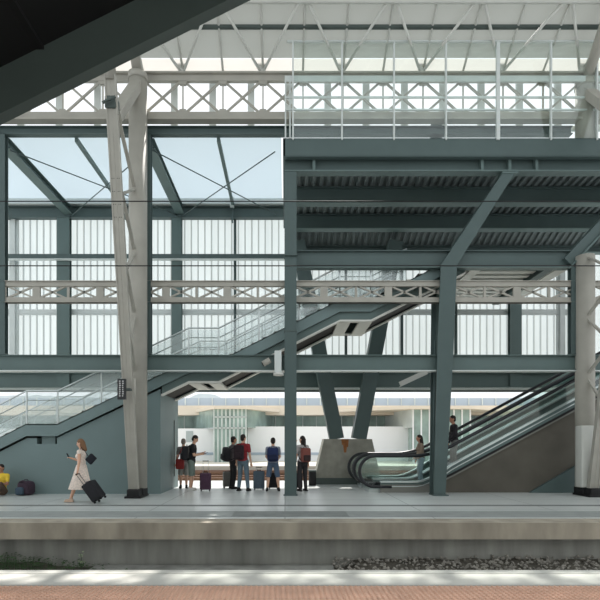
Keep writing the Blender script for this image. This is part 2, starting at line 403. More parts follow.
# ------------------------------------------------------------------ main round columns with leaning struts
def zigzag_cols():
    for px, nm, side in ((138, 'left', 0), (585, 'right', 1)):
        D = .3 if side else 0.
        YC = 14.45+D; X = PX(px, YC)
        c = thing('hall_column', ['white round hall column with leaning strut beside the teal wall', 'white round hall column with leaning strut at the right, beside the escalator wall'][side],
                  'column', (X, YC, 0), 'round hall columns')
        if side:
            MB().tube((X, YC, .24), (X, YC, 7.05), .26, 24).build('shaft', CREAM, c)
            MB().tube((X, YC, 10.3), (X, YC, 12.1), .26, 24).build('shaft', CREAM, c)

        else: MB().tube((X, YC, .24), (X, YC, 12.1), .26, 24).build('shaft', CREAM, c)
        t = MB().tube((X, YC, 12.0), (X, YC, 12.18), .28, 20).box(X-.2, X+.2, YC-.15, YC+.15, 11.95, 12.2); t.build('cap', CREAM, c)
        t = MB().rbox(X-.16, X+.19, 13.9+D, 14.25+D, 0, .25, .03).rbox(X-.2, X+.22, 14.2+D, 14.7+D, .0, .25, .03).rbox(X-.22, X+.24, 13.88+D, 14.72+D, .0, .06, .01); t.build('base', BLACKR, c)
        w = .27
        p, q = Vector((X, 14.08+D, .24)), Vector((X, 12.17+D, 10.5))
        t = MB().bar(p, q, w, .12, (0, 1, 0), w, .1)
        st = t.build('strut', CREAM, c)
        # raised edge flanges and bolts on the strut face
        d = (q-p).normalized(); n = Vector((0, -d.z, d.y)).normalized()
        if n.y > 0: n = -n
        t = MB()
        for s in (-.122, .122): t.bar(p+n*.065+Vector((s, 0, 0)), q+n*.055+Vector((s, 0, 0)), .035, .03, (0, 1, 0))
        t.bar(p+n*.063, q+n*.053, .012, .012, (0, 1, 0))
        t.build('flange', CREAM, st)
        t = MB()
        for zz in (7.3, 7.6, 7.9, 8.2):
            for s in (-.09, -.045, .045, .09):
                f = (zz-p.z)/(q.z-p.z); b = p+(q-p)*f+n*(.06-.01*f)+Vector((s, 0, 0)); t.tube(b, b+n*.01, .011, 6)
        t.build('bolts', DARKST, st, kind='stuff')
        # lattice between strut and column
        prev = None
        zmax = 7.2 if side else 99
        zs = [2.6, 3.5, 4.3, 5.2, 6.1, 7.0, 7.9, 8.8, 9.7]
        for i, z in enumerate(zs):
            f = (z-p.z)/(q.z-p.z); a = p+(q-p)*f+Vector((.1, .08, 0)); b = Vector((X-.05, 14.3+D, z))
            pt = a if i % 2 == 0 else b
            if z > zmax: break
            if prev is not None: MB().bar(prev, pt, .09, .05).build('lacing', CREAM, c)
            prev = pt
        MB().bar((X, 12.5+D, 9.7), (X, 14.4+D, 11.9), .3, .22).build('knee_brace', CREAM, c)
        MB().tube((X, 12.2+D, 10.4), (X, 11.4, 14.85), .13, 12).tube((X, YC, 12.1), (X, 13.2, 13.85), .14, 12).build('roof_arm', CREAM, c)
        MB().rbox(X-.16, X+.12, 12.2+D, 12.5+D, 9.75, 10.05, .03).tube((X-.18, 12.12+D, 9.8), (X+.14, 12.12+D, 9.95), .035, 8).build('clamp', DARKST, c)
        if side == 1:
            MB().rbox(X-.27, X+.26, 14.15+D, 14.5+D, .25, 2.05, .04).build('cladding', WHITE, c)
            MB().rbox(X-.02, X+.1, 13.42+D, 13.6+D, 2.2, 2.55, .02).build('junction_box', DARKST, st)
        else:
            pass
zigzag_cols()
# sign on the left strut
sg = thing('information_sign', 'small dark vertical sign mounted on the left leaning strut', 'sign', P(122, 399, 13.2))
a = P(118, 379, 13.2); b = P(126, 399.5, 13.2)
MB().box(a.x, b.x, 13.15, 13.24, b.z, a.z).build('panel', SIGNM, sg)
t = MB(); rr = random.Random(11)
for cx in (.3, .68):
    for k in range(8):
        z = a.z-.05-(a.z-b.z-.1)*k/8; x = a.x+(b.x-a.x)*cx
        t.box(x-.018, x+.018+rr.uniform(-.01, .012), 13.143, 13.15, z-.028, z)
t.build('lettering', SIGNW, sg)
MB().box(b.x-.02, b.x+.1, 13.2, 13.4, (a.z+b.z)/2-.03, (a.z+b.z)/2+.03).build('bracket', DARKST, sg)

# ------------------------------------------------------------------ teal frame plane, Y ~ 14.87
YF = 14.87
def column(name, label, px0, px1, zt, zb, Y=YF, grp='teal frame columns', m=TEALD, d=.2, back=None):
    c = thing(name, label, 'column', ((PX(px0, Y)+PX(px1, Y))/2, Y, zb), grp)
    x = (PX(px0, Y)+PX(px1, Y))/2; w = PX(px1, Y)-PX(px0, Y)
    MB().ibeam((x, Y, zb), (x, Y, zt), w, d, .025, (0, 1, 0)).build('shaft', m, c)
    MB().box(x-w*.6, x+w*.6, Y-d*.6, Y+d*.6, zb, zb+.03).build('end_plate', m, c)
    return c
column('steel_column', 'teal frame column at the left edge above the stairs', -1, 6.5, 10.7, 4.16)
column('steel_column', 'teal frame column just right of the left white column', 146, 151.5, 10.7, 4.16)
column('steel_column', 'dark teal column just left of the right white column', 569.5, 575, 6.75, 4.16)
# long beam
bm_ = thing('floor_beam', 'long teal beam crossing the scene above the waiting travellers', 'beam', (0, YF, 3.67))
MB().ibeam((-14, YF, 3.92), (16, YF, 3.92), .22, .46, .025).build('beam_body', TEAL, bm_)
MB().box(-14, 16, YF-.13, YF+.12, 3.66, 3.69).build('bottom_flange', LIGHTP, bm_)
bt = thing('roof_beam', 'teal top beam carrying the front edge of the glass roof', 'beam', (0, YF, 10.68))
MB().ibeam((-10.5, YF, 10.8), (8.5, YF, 10.8), .2, .24, .025).build('beam_body', TEALD, bt)
# edge beam of mezzanine
eb = thing('edge_beam', 'dark teal beam between the deck columns at the top of the stairs', 'beam', (4.4, YF+.02, 6.76))
MB().ibeam((.36, YF+.08, 7.02), (8.62, YF+.08, 7.02), .2, .5, .025).build('beam_body', TEALD, eb)
MB().box(.36, 8.62, YF-.06, YF+.2, 6.74, 6.8).build('bottom_flange', TEAL, eb)  # flange in the lighter teal copy, web kept dark as backlit
# lattice truss between columns
def lattice(name, label, x0, x1):
    zc0, zc1 = PZ(303, YF), PZ(281.5, YF)
    tr = thing(name, label, 'truss', ((x0+x1)/2, YF, zc0), 'pale lattice trusses')
    h = .155
    MB().bar((x0, YF, zc1-h/2), (x1, YF, zc1-h/2), .12, h).box(x0, x1, YF-.1, YF+.1, zc1-.02, zc1).build('top_chord', CREAM, tr)
    MB().bar((x0, YF, zc0+h/2), (x1, YF, zc0+h/2), .12, h).box(x0, x1, YF-.1, YF+.1, zc0, zc0+.02).build('bottom_chord', CREAM, tr)
    n = max(1, round((x1-x0)/.98)); L = (x1-x0)/n
    for i in range(n):
        a = x0+i*L; b = a+L
        for q in ((zc0+h, zc1-h), (zc1-h, zc0+h)):
            MB().bar((a+.1, YF, q[0]), (b-.1, YF, q[1]), .05, .05).build('brace', CREAM, tr)
        if i % 2 == 0: MB().box(b-.11, b+.11, YF-.04, YF+.04, zc0+.02, zc1-.02).build('gusset_plate', CREAM, tr)
        else: MB().box(b-.035, b+.035, YF-.03, YF+.03, zc0+.02, zc1-.02).build('post', CREAM, tr)
XC0, XC1 = PX(138, 14.45), PX(585, 14.75)
lattice('lattice_truss', 'pale lattice truss to the left of the left white column', -14, XC0-.3)
lattice('lattice_truss', 'pale lattice truss between the left white column and the teal deck column', XC0-.2, .1)
lattice('lattice_truss', 'pale lattice truss between the deck columns in front of the stairs', .2, XC1-.05)
lattice('lattice_truss', 'pale lattice truss to the right of the right white column', XC1+.3, 16)

# ------------------------------------------------------------------ translucent back wall and its frame
YW = 19.75
t = MB(); zb, zt = 4.2, 10.6
x = -14.; n = 0; pts = []
while x < 17:
    pts += [(x, YW), (x+.2, YW), (x+.215, YW-.05), (x+.25, YW-.05), (x+.265, YW)]
    x += .265
vs = [(a, b, zb) for a, b in pts]+[(a, b, zt) for a, b in pts]; n = len(pts)
t.add(vs, [(i, i+1, n+i+1, n+i) for i in range(n-1)])
PSEAM = translucent('sheet_rib', (206, 214, 214), .30, .3)
wbk = t.build('wall_back', PANEL); wbk.data.materials.append(PSEAM)
for p in wbk.data.polygons:
    xm = (p.center.x+14.) % .265
    if xm > .225 and xm < .24: p.material_index = 1
struct(wbk, 'ribbed translucent white sheeting behind the stairs', 'wall')
YG = 19.45
wf = 0
cols = [(-60, -48), (58, 70.5), (172, 182), (509, 520.5), (575, 584)]
labs = ['teal wall post beyond the left edge', 'teal wall post on the translucent wall, left of the left white column', 'teal wall post on the translucent wall, right of the left white column',
        'teal wall post on the translucent wall, above the escalator', 'teal wall post behind the right white column']
for (a, b), l in zip(cols, labs):
    column('wall_post', l, a, b, 10.3, 3.7, YG, 'wall posts', TEAL, .22)  # lighter copy of the teal carries the light under the glass roof
# thin posts
for px, l in ((235, 'slim grey mullion on the translucent wall left of the deck column'), (346, 'slim grey mullion on the translucent wall behind the upper stairs'),
              (456, 'slim grey mullion on the translucent wall right of the bent column'), (561, 'slim grey mullion on the translucent wall near the right column'),
              (14, 'slim grey mullion on the translucent wall near the left edge'), (402, 'slim grey mullion on the translucent wall left of the bent column')):
    x = PX(px, 19.6); w = .05
    if px in (14, 561): w = .16
    o = MB().box(x-w, x+w, 19.58, 19.68, 4.2, 10.4).box(x-w*.5, x+w*.5, 19.5, 19.58, 4.2, 10.4).build('mullion', LIGHTP if w > .1 else TEALD)
    tag(o, l, 'mullion', 'wall mullions')
def girt(name, label, py0, py1, Y, m, x0, x1, w=.12):
    z1, z0 = PZ(py0, Y), PZ(py1, Y)
    g = thing(name, label, 'beam', ((x0+x1)/2, Y, z0))
    MB().bar((x0, Y, (z0+z1)/2), (x1, Y, (z0+z1)/2), w, (z1-z0)*.7).build('rail', m, g)
    MB().box(x0, x1, Y-w*.7, Y+w*.7, z0, z0+.03).build('bottom_flange', LIGHTP, g)
girt('wall_girt', 'upper teal rail across the translucent wall', 253.5, 260, 19.25, TEALD, -12, 0.4)
girt('wall_girt', 'lower pale rail across the translucent wall', 308.5, 315, 19.62, LIGHTP, -12, 12, .06)
ev = thing('eaves_beam', 'teal eaves beam along the top of the translucent wall', 'beam', (0, YG, 10.25))
MB().ibeam((-12, YG, 10.47), (16, YG, 10.47), .25, .44, .025).build('beam_body', TEALD, ev)
MB().box(-12, 12, YG-.25, YG+.1, 10.72, 10.76).box(-12, 12, YG-.22, YG-.18, 10.76, 10.95).build('gutter', LIGHTP, ev)
lb = thing('wall_base_beam', 'teal beam along the foot of the translucent wall', 'beam', (0, YG, 3.67))
MB().ibeam((-14, YG, 3.95), (16, YG, 3.95), .25, .56, .025).build('beam_body', TEAL, lb)
MB().box(-14, 14, YG-.3, YG+.1, 4.24, 4.3).build('sill', LIGHTP, lb)
t = MB().path([(-14, 19.2, 3.52), (14, 19.2, 3.52)], .045, 8).build('conduit', DARKST, lb)
t = MB().box(-14, 14, 19.5, 19.6, 3.6, 3.66); t.build('flashing', LIGHTP, lb)
# rafters
def rafter(label, X, main):  # rafters use the lighter teal for daylight through the glass
    r = thing('roof_rafter', label, 'rafter', (X, 17.2, 10.4), 'glass roof rafters')
    if main:
        MB().ibeam((X, YF+.1, 10.52), (X, YG-.1, 10.52), .28, .3, .025).build('rafter_body', TEAL, r)
        MB().box(X-.17, X+.17, YF+.1, YG-.1, 10.36, 10.39).build('bottom_flange', TEAL, r)
    else:
        MB().bar((X, YF+.1, 10.62), (X, YG-.1, 10.62), .1, .12).build('rafter_body', TEAL, r)
rafter('wide teal rafter under the glass roof at the left edge', PX(3, YF), True)
rafter('wide teal rafter under the glass roof beside the left white column', PX(148.5, YF), True)
rafter('slim teal rafter in the middle of the left glass roof bay', PX(75, YF), False)
rafter('slim teal rafter in the middle of the glass roof bay right of the left column', PX(218, YF), False)
# bracing rods
for (xa, xb, w) in ((PX(4, YF), PX(148, YF), 'left'), (PX(148, YF), -.2, 'right')):
    o = MB().path([(xa+.1, YF+.15, 10.33), (xb-.1, YG-.15, 10.33)], .018, 6).build('bracing_rod', TEALD)
    tag(o, 'thin bracing rod under the %s glass roof bay, running back to the right' % w, 'rod', 'bracing rods')
    o = MB().path([(xa+.1, YG-.15, 10.29), (xb-.1, YF+.15, 10.29)], .018, 6).build('bracing_rod', TEALD)
    tag(o, 'thin bracing rod under the %s glass roof bay, running back to the left' % w, 'rod', 'bracing rods')
struct(MB().box(-11, -.12, YF, 19.9, 10.93, 10.96).build('window_1', ROOFG), 'frosted glass roof over the stair bay', 'glass roof')
# light fitting on eaves beam
t = MB().rbox(PX(230, 19.1), PX(234, 19.1), 19.0, 19.2, PZ(207, 19.1), PZ(198, 19.1), .02)
lf = thing('floodlight', 'small pale floodlight clipped to the eaves beam', 'light', P(232, 210, 19.1))
t.build('housing', LIGHTP, lf); MB().box(PX(231.5, 19.2), PX(233, 19.2), 19.15, 19.3, PZ(222, 19.2), PZ(200, 19.2)).build('bracket', TEALD, lf)

# ------------------------------------------------------------------ lattice girder and clerestory
YLG = 14.72
g = thing('lattice_girder', 'pale lattice girder under the hall roof', 'girder', (0, YLG, 11.0))
zt0, zt1, zb0, zb1 = PZ(82, YLG), PZ(75, YLG), PZ(121.5, YLG), PZ(113, YLG)
MB().box(-13, 13, YLG-.06, YLG+.06, zt0, zt1).box(-13, 13, YLG-.14, YLG+.1, zt1-.03, zt1+.02).build('top_chord', CREAM, g)
MB().box(-13, 13, YLG-.06, YLG+.06, zb0, zb1).box(-13, 13, YLG-.16, YLG+.1, zb0-.02, zb0+.04).build('bottom_chord', CREAM, g)
step = 40/F*YLG; x0 = PX(143, YLG)
nodes = [x0+step*k for k in range(-6, 14)]
for i, x in enumerate(nodes[:-1]):
    MB().bar((x+.08, YLG, zb1), (x+step-.08, YLG, zt0), .055, .055).build('brace', CREAM, g)
    MB().bar((x+.08, YLG+.03, zt0), (x+step-.08, YLG+.03, zb1), .055, .055).build('brace', CREAM, g)
for x in nodes:
    MB().box(x-.02, x+.02, YLG-.02, YLG+.02, zb1, zt0).build('post', CREAM, g)
    for (za, s) in ((zb1-.1, 1), (zt0+.1, -1)):
        MB().prism([(x-.17, za), (x+.17, za), (x+.09, za+s*.19), (x-.09, za+s*.19)], YLG-.05, YLG+.05).build('gusset_plate', CREAM, g)
cf = thing('clerestory_frame', 'pale clerestory mullion frame behind the lattice girder', 'window frame', (0, 15.15, 10.95))
MB().box(-13, 13, 15.1, 15.2, 12.66, 12.74).build('head_rail', LIGHTP, cf)
MB().box(-13, 13, 15.1, 15.2, 11.0, 11.12).build('sill_rail', LIGHTP, cf)
for k in range(-6, 13):
    x = PX(174.5+38.3*k, 15.15); MB().box(x-.1, x+.1, 15.11, 15.19, 11.1, 12.55).build('mullion', LIGHTP, cf)

# ------------------------------------------------------------------ hall roof
OPENG = glass('added_opening_glass', (246, 250, 250), .05)
prof = [(15.2, 12.75), (12, 14.67), (9, 15.9), (5, 16.7), (0, 16.4), (-4, 15.2), (-6.5, 13.6)]
def roofz(y):
    for (a, za), (b, zb) in zip(prof[:-1], prof[1:]):
        if b <= y <= a: return za+(zb-za)*(a-y)/(a-b)
t = MB(); p2 = [(14.84, roofz(14.84))]+prof[1:]
t.add([(x, y, z) for y, z in p2 for x in (-22, 22)]+[(x, y, z+.06) for y, z in p2 for x in (-22, 22)],
      [(2*i, 2*i+1, 2*i+3, 2*i+2) for i in (0, 1)])
struct(t.build('ceiling', ROOFP), 'white curved train hall roof', 'roof')
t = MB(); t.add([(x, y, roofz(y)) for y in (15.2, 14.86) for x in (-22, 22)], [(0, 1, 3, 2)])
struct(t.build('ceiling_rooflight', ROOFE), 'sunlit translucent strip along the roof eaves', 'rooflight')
t = MB(); p3 = prof[2:]
t.add([(x, y, z) for y, z in p3 for x in (-22, 22)], [(2*i, 2*i+1, 2*i+3, 2*i+2) for i in range(len(p3)-1)])
struct(t.build('added_roof_opening', OPENG), 'wide unseen opening added over the near half of the hall to let in light', 'added opening')  # unseen opening, added so light from above reaches front faces and floor
rt = thing('roof_truss', 'white tubular roof truss of V members under the hall roof', 'truss', (0, 15, 12.5))
MB().path([(-13, 15.1, 12.68), (13, 15.1, 12.68)], .05).build('bottom_chord', WHITE, rt)
zu = roofz(13.6)-.15
MB().path([(-13, 13.6, zu), (13, 13.6, zu)], .06).build('top_chord', WHITE, rt)
for k in range(-3, 11):
    xl = PX(183+79.5*k/1., 15.1) if False else PX(103+79.5*k, 15.1)
    if xl < -12 or xl > 12: continue
    lo = Vector((xl, 15.1, 12.68))
    for s in (-1, 1):
        hi = Vector((xl+s*1.08, 13.6, zu)); MB().path([lo, hi], .04).build('web_member', WHITE, rt)
    MB().path([lo+Vector((0, 0, -.28)), lo+Vector((0, 0, .1))], .06).prism([(xl-.14, 12.95), (xl+.14, 12.95), (xl, 12.6)], 15.0, 15.06).build('node', WHITE, rt)
for k in range(-6, 13):
    x = PX(143+40*k, 15.1)
    if abs(x) > 12: continue
    r = MB()
    r.path([(x, 15.15, roofz(15.15)-.05)]+[(x, y, roofz(y)-.07) for y in (13.6, 12, 9)], .035).build('rib', WHITE, rt)
    if (k % 2) == 0: MB().path([(x, 15.1, 12.4), (x, 15.1, 12.7)], .06).build('node', WHITE, rt)
pu = MB().box(-14, 14, 14.1, 14.2, roofz(14.15)-.1, roofz(14.15)-.03).build('roof_purlin', DARKST)
tag(pu, 'thin dark purlin across the underside of the hall roof', 'purlin')
struct(MB().box(-22, 22, -6.6, -6.3, 0, 9.5).build('wall_unseen', mat('unseen_wall_grey', (150, 150, 145), .9)), None)  # unseen wall behind the camera, height set to shade the deck underside

# ------------------------------------------------------------------ elevated deck
SL = -.10
def dz(z, Y): return z+SL*(Y-14.7)-max(0, Y-17.95)*.36
XD0, XD1 = PX(283, 14.5), 16.
dk = thing('elevated_deck', 'dark elevated concourse deck with corrugated soffit', 'deck', (4, 15, 9.5))
t = MB().box(XD0, XD1, 14.46, 14.52, PZ(157, 14.5), PZ(139.5, 14.5)).box(XD0, XD1, 14.46, 14.62, PZ(139.8, 14.5), PZ(139, 14.5)).box(XD0, XD1, 14.46, 14.6, PZ(157.6, 14.5), PZ(156.6, 14.5))
t.box(XD0, XD0+.06, 14.46, 19.4, 9.85, 10.33)
t.build('fascia', TEALD, dk)
t = MB(); x = XD0+.1; pts = []
while x < XD1:
    pts += [(x, 0), (x+.09, 0), (x+.12, -.075), (x+.21, -.075)]
    x += .24
n = len(pts); vs = []
for Y in (14.55, 17.95, 19.35): vs += [(a, Y, dz(10.12, Y)+b) for a, b in pts]
for Y in (14.55, 17.95, 19.35): vs += [(a, Y, dz(10.3, Y)) for a, b in pts]
t.add(vs, [(k*n+i, k*n+i+1, k*n+n+i+1, k*n+n+i) for k in (0, 1, 3, 4) for i in range(n-1)])
t.build('corrugated_soffit', DECK, dk)
for Y, hh in ((14.75, .5), (16.35, .5), (17.95, .5), (19.28, .22)):
    zt = dz(10.02, Y); zb = zt-hh
    b = MB().ibeam((XD0+.05, Y, (zt+zb)/2), (XD1, Y, (zt+zb)/2), .26, hh, .03).build('joist', TEALD, dk)
    MB().box(XD0+.05, XD1, Y-.15, Y+.15, zb-.03, zb).build('bottom_flange', TEAL, b)  # lighter copy of the teal paints the light from below
    if Y < 15:
        for px in (314, 482.5, 510, 537): MB().box(PX(px, 14.6)-.04, PX(px, 14.6)+.04, 14.6, 14.75, zb, zt).build('stiffener', TEAL, b)
# front railing on deck
rl = thing('deck_railing', 'tall glass railing with steel rails on the front of the elevated deck', 'railing', (4, 14.5, 10.33))
ztop = PZ(41, 14.45)
posts = [293, 342, 394, 446, 498, 551, 597]
for i, px in enumerate(posts):
    x = PX(px, 14.45); w = .05 if px == 498 else .022
    MB().box(x-w, x+w, 14.42, 14.5, 10.3, ztop-.03).build('post', LIGHTP, rl)
for a, b in zip(posts, posts[1:]+[649]):
    MB().box(PX(a, 14.45)+.03, PX(b, 14.45)-.03, 14.455, 14.465, 10.35, ztop-.05).build('glass_pane', GLASSR, rl)
MB().bar((PX(287, 14.45), 14.45, ztop-.02), (11, 14.45, ztop-.02), .07, .04).build('top_rail', LIGHTP, rl)
r2 = thing('deck_handrail', 'low steel guard rail with three bars behind the tall glass railing', 'railing', (4, 14.53, 10.33))
for py, hh in ((79, .16), (97.5, .045), (110, .045)):
    z = PZ(py, 14.53); MB().bar((PX(285, 14.53), 14.53, z), (11, 14.53, z), .05, hh).build('rail', LIGHTP, r2)
for px in (285.5, 290, 342, 394, 446, 498.5, 551, 597):
    x = PX(px, 14.53); MB().box(x-.022, x+.022, 14.51, 14.55, 10.3, PZ(76, 14.53)).build('post', LIGHTP, r2)
tag(MB().box(PX(431, 15.1), PX(441, 15.1), 15.0, 15.2, 10.3, PZ(124, 15.1)).box(PX(429, 15.1), PX(443, 15.1), 14.98, 15.22, 10.3, 10.36).build('column_stub', TEALD), 'short teal column stub standing behind the deck railing', 'post')

# deck columns
dc = thing('deck_column', 'slim dark teal column carrying the left end of the deck', 'column', (PX(290.5, 14.7), 14.7, 0), 'deck columns')
x = PX(290.5, 14.7); w = PX(296.3, 14.7)-PX(284.3, 14.7)
MB().box(x-w/2, x+w/2, 14.6, 14.8, 0, 9.47).box(x-w/2-.02, x+w/2+.02, 14.53, 14.82, 7.0, 7.03).build('shaft', TEALD, dc)
MB().box(x-w/2-.01, x+w/2+.01, 14.59, 14.81, 4.8, 4.82).build('joint_band', DARKST, dc)
MB().box(x-w/2-.03, x+w/2+.03, 14.57, 14.83, 0, .03).build('base_plate', TEALD, dc)
# bent column
bc = thing('bent_column', 'bent dark teal column branching up to the deck in front of the escalator', 'column', (PX(439.5, 14.9), 14.9, 0), 'deck columns')
def quad(px0, px1, py, Y0, Y1): # section at height
    z = PZ(py, Y0)
    return [Vector((PX(px0, Y0), Y0, z)), Vector((PX(px1, Y0), Y0, z)), Vector((PX(px1, Y0), Y1, z)), Vector((PX(px0, Y0), Y1, z))]
def bent(secs, name, m, par, inset=.0):
    vs = [v for s in secs for v in s]; n = len(secs)
    fs = [(4*i+j, 4*i+(j+1) % 4, 4*i+4+(j+1) % 4, 4*i+4+j) for i in range(n-1) for j in range(4)]+[(3, 2, 1, 0), (4*n-4, 4*n-3, 4*n-2, 4*n-1)]
    return MB().add(vs, fs).build(name, m, par)
Ya = 14.62
def S(px0, px1, py, y0, y1): return quad(px0, px1, py, y0, y1)
# front flange, web, rear flange
def isec(secs, dn):
    fr = [(S(a, b, py, Ya, Ya+.05)) for a, b, py, d in secs]
    bent(fr, 'front_flange', TEALD, bc)
    rf = []
    for a, b, py, d in secs:
        z = PZ(py, Ya); xa, xb = PX(a, Ya), PX(b, Ya)
        rf.append([Vector((xa, Ya+d, z)), Vector((xb, Ya+d, z)), Vector((xb, Ya+d+.05, z)), Vector((xa, Ya+d+.05, z))])
    bent(rf, 'rear_flange', TEALD, bc)
    wb = []
    for a, b, py, d in secs:
        z = PZ(py, Ya); xc = (PX(a, Ya)+PX(b, Ya))/2-.09
        wb.append([Vector((xc-.02, Ya+.05, z)), Vector((xc+.02, Ya+.05, z)), Vector((xc+.02, Ya+d, z)), Vector((xc-.02, Ya+d, z))])
    bent(wb, 'web', TEALD, bc)
secs = [(434, 445.5, 495.2, .42), (437.5, 453.5, 350, .65), (441, 457, 265, .9), (504, 516, 171, .35)]
isec(secs, bc)
MB().path([P(436.5, 494, 14.95), P(439, 340, 14.95)], .04).path([P(433, 494, 15.0), P(435, 340, 15.0)], .03).build('drain_pipe', TEALD, bc)
MB().box(PX(432, 14.7), PX(447, 14.7), 14.53, 15.02, 0, .03).build('base_plate', TEALD, bc)
MB().box(PX(502, Ya), PX(518, Ya), 14.6, 15.0, 9.42, 9.47).build('head_plate', TEAL, bc)
# branch off the right column
br = thing('deck_brace', 'dark teal diagonal brace from the right white column to the deck', 'brace', P(570, 262, 14.9))
MB().bar(P(566, 264, 14.95), P(652, 172, 14.95), .35, .3, (0, 1, 0)).build('brace_body', TEALD, br)
MB().bar(P(566, 264, 14.78)+Vector((.1, 0, -.12)), P(652, 172, 14.78)+Vector((.1, 0, -.12)), .04, .1, (0, 1, 0)).build('flange', TEAL, br)

# ------------------------------------------------------------------ stairs
YS0, YS1 = 15.02, 17.1
def q(px, py): return (PX(px, YS0), PZ(py, YS0))
line = [(-95, 484.5), (26, 424), (57, 424), (188.5, 361), (218.5, 361), (340, 299.5), (371, 299.5), (466, 251.5)]
Tp = [q(*p) for p in line]
def offs(d): return [(x, z-d) for x, z in Tp]
st = thing('staircase', 'teal staircase with landings rising from lower left to the deck', 'staircase', (-4, 16, 0))
MB().strip(offs(0), offs(.36), YS0, YS0+.05).strip(offs(0), offs(.03), YS0, YS0+.1).build('stringer', TEALW, st)
TL = [q(161, 374.2)]+Tp[3:]
def lofs(d): return [(x, z-d) for x, z in TL]
MB().strip(lofs(.36), lofs(.63), YS0+.1, YS0+.16).build('lower_stringer', TEAL, st)
MB().strip(lofs(.6), lofs(.65), YS0+.02, YS0+.22).build('bottom_flange', WHITE, st)  # white stands in for bounce light on the flange underside
MB().strip(lofs(.0), lofs(.65), YS1-.06, YS1).build('stringer', TEALD, st)
MB().strip(offs(.0)[:4], offs(.36)[:4], YS1-.06, YS1).build('stringer', TEALW, st)
MB().strip(lofs(.6), lofs(.65), YS1-.2, YS1+.02).build('bottom_flange', WHITE, st)  # white again paints the bounce light from below
# soffits
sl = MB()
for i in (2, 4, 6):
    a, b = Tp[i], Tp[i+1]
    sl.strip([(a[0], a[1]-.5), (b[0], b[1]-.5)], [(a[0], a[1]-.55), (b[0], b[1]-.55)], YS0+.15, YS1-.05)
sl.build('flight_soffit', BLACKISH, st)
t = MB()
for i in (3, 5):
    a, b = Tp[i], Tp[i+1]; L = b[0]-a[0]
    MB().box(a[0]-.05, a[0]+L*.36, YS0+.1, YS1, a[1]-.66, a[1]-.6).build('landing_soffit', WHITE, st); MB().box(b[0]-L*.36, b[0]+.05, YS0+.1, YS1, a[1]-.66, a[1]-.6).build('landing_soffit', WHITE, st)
t = MB()
for i in (1, 3, 5):
    a, b = Tp[i], Tp[i+1]; t.box(a[0], b[0], YS0+.05, YS1-.05, a[1]-.2, a[1]-.06)
for i in (0, 2, 4, 6):
    a, b = Tp[i], Tp[i+1]; n = max(3, int((b[1]-a[1])/.165))
    for k in range(n):
        xa = a[0]+(b[0]-a[0])*k/n; xb = a[0]+(b[0]-a[0])*(k+1)/n; z = a[1]+(b[1]-a[1])*(k+1)/n-.1
        t.box(xa, xb+.03, YS0+.06, YS1-.06, z-.06, z); t.box(xa, xa+.03, YS0+.06, YS1-.06, z-.2, z)
t.build('treads', CREAM, st)
# balustrades
def balus(Y, label, nm):
    b = thing(nm, label, 'balustrade', (Tp[1][0], Y, 0), 'stair balustrades')
    pts = []
    TB = Tp[:-1]+[q(407, 281.4)]
    for i in range(len(TB)-1):
        a, c = Vector(TB[i]), Vector(TB[i+1])
        n = max(1, round((c-a).length/1.5))
        for k in range(n):
            u = a+(c-a)*k/n; v = a+(c-a)*(k+1)/n; g = (v-u).normalized()*.02
            u2 = u+g; v2 = v-g
            MB().prism([(u2.x, u2.y+.03), (v2.x, v2.y+.03), (v2.x, v2.y+.95), (u2.x, u2.y+.95)], Y-.006, Y+.006).build('glass_pane', GLASSF, b)
            MB().box(u.x-.02, u.x+.02, Y-.015, Y+.015, u.y, u.y+.98).build('post', STEEL, b)
    for h, r in ((1.0, .026), (.72, .018), (.42, .014)):
        MB().path([(x, Y+(.05 if h < .99 else 0), z+h) for x, z in TB], r, 8).build('handrail' if h > .5 else 'lower_rail', STEEL if h > .9 else TEALD, b)
balus(YS0+.05, 'glass balustrade with handrails along the front of the stairs', 'stair_balustrade')
balus(YS1-.05, 'glass balustrade with handrails along the back of the stairs', 'stair_balustrade')
# teal wall under the stairs
A = 15.12
def qa(px, py): return (PX(px, A), PZ(py, A))
t = MB()
t.prism([(-14, 0), (-14, PZ(530, A) if False else .05), qa(-40, 472), qa(27, 438), qa(37, 438), qa(37, 444), qa(57, 444), qa(57, 438), qa(61, 436), qa(160.5, 389), qa(160.5, 394), (PX(160.5, A), 0)], A, 17.6)
struct(t.build('wall_left', TEALW), 'teal panelled wall under the lower stairs', 'wall')
tag(MB().box(PX(40.5, A), PX(54, A), A+.08, A+.6, PZ(444.3, A), PZ(434, A)).build('landing_bracket', TEALW), 'teal bracket block in the dark slot under the lowest landing', 'bracket')
tag(MB().box(PX(172.5, 16.9), PX(172.5, 16.9)+.03, 16.2, 17.0, .3, 2.0).build('wall_vent', TEAL) if False else MB().box(PX(160.5, A), PX(160.5, A)+.02, 16.95, 17.0, .4, 2.3).build('door_joint', DARKST), 'thin dark joint line on the side face of the teal wall', 'joint')
# upper landing going to the back
ul = thing('upper_landing', 'ribbed upper landing under the deck at the top of the stairs', 'landing', (7, 17, 6.8))
xa, xb = PX(484, 15), PX(548, 15)
MB().box(xa-.3, xb, 15.1, 19.0, 7.0, 7.2).build('slab', DECK, ul)
t = MB()
for k in range(9):
    y = 15.3+k*.42; t.box(xa, xb, y, y+.22, 6.93, 7.0)
t.build('soffit_slats', WHITE, ul)
MB().box(xa-.32, xa, 15.1, 19.0, 6.8, 7.0).build('side_beam', WHITE, ul)
MB().ibeam((xb+.1, 15.1, 6.95), (xb+.1, 19.0, 6.95), .25, .35, .03).build('side_beam', TEALD, ul)
MB().box(xb+.5, xb+.85, 15.1, 19.0, 6.9, 6.96).build('side_beam', WHITE, ul)

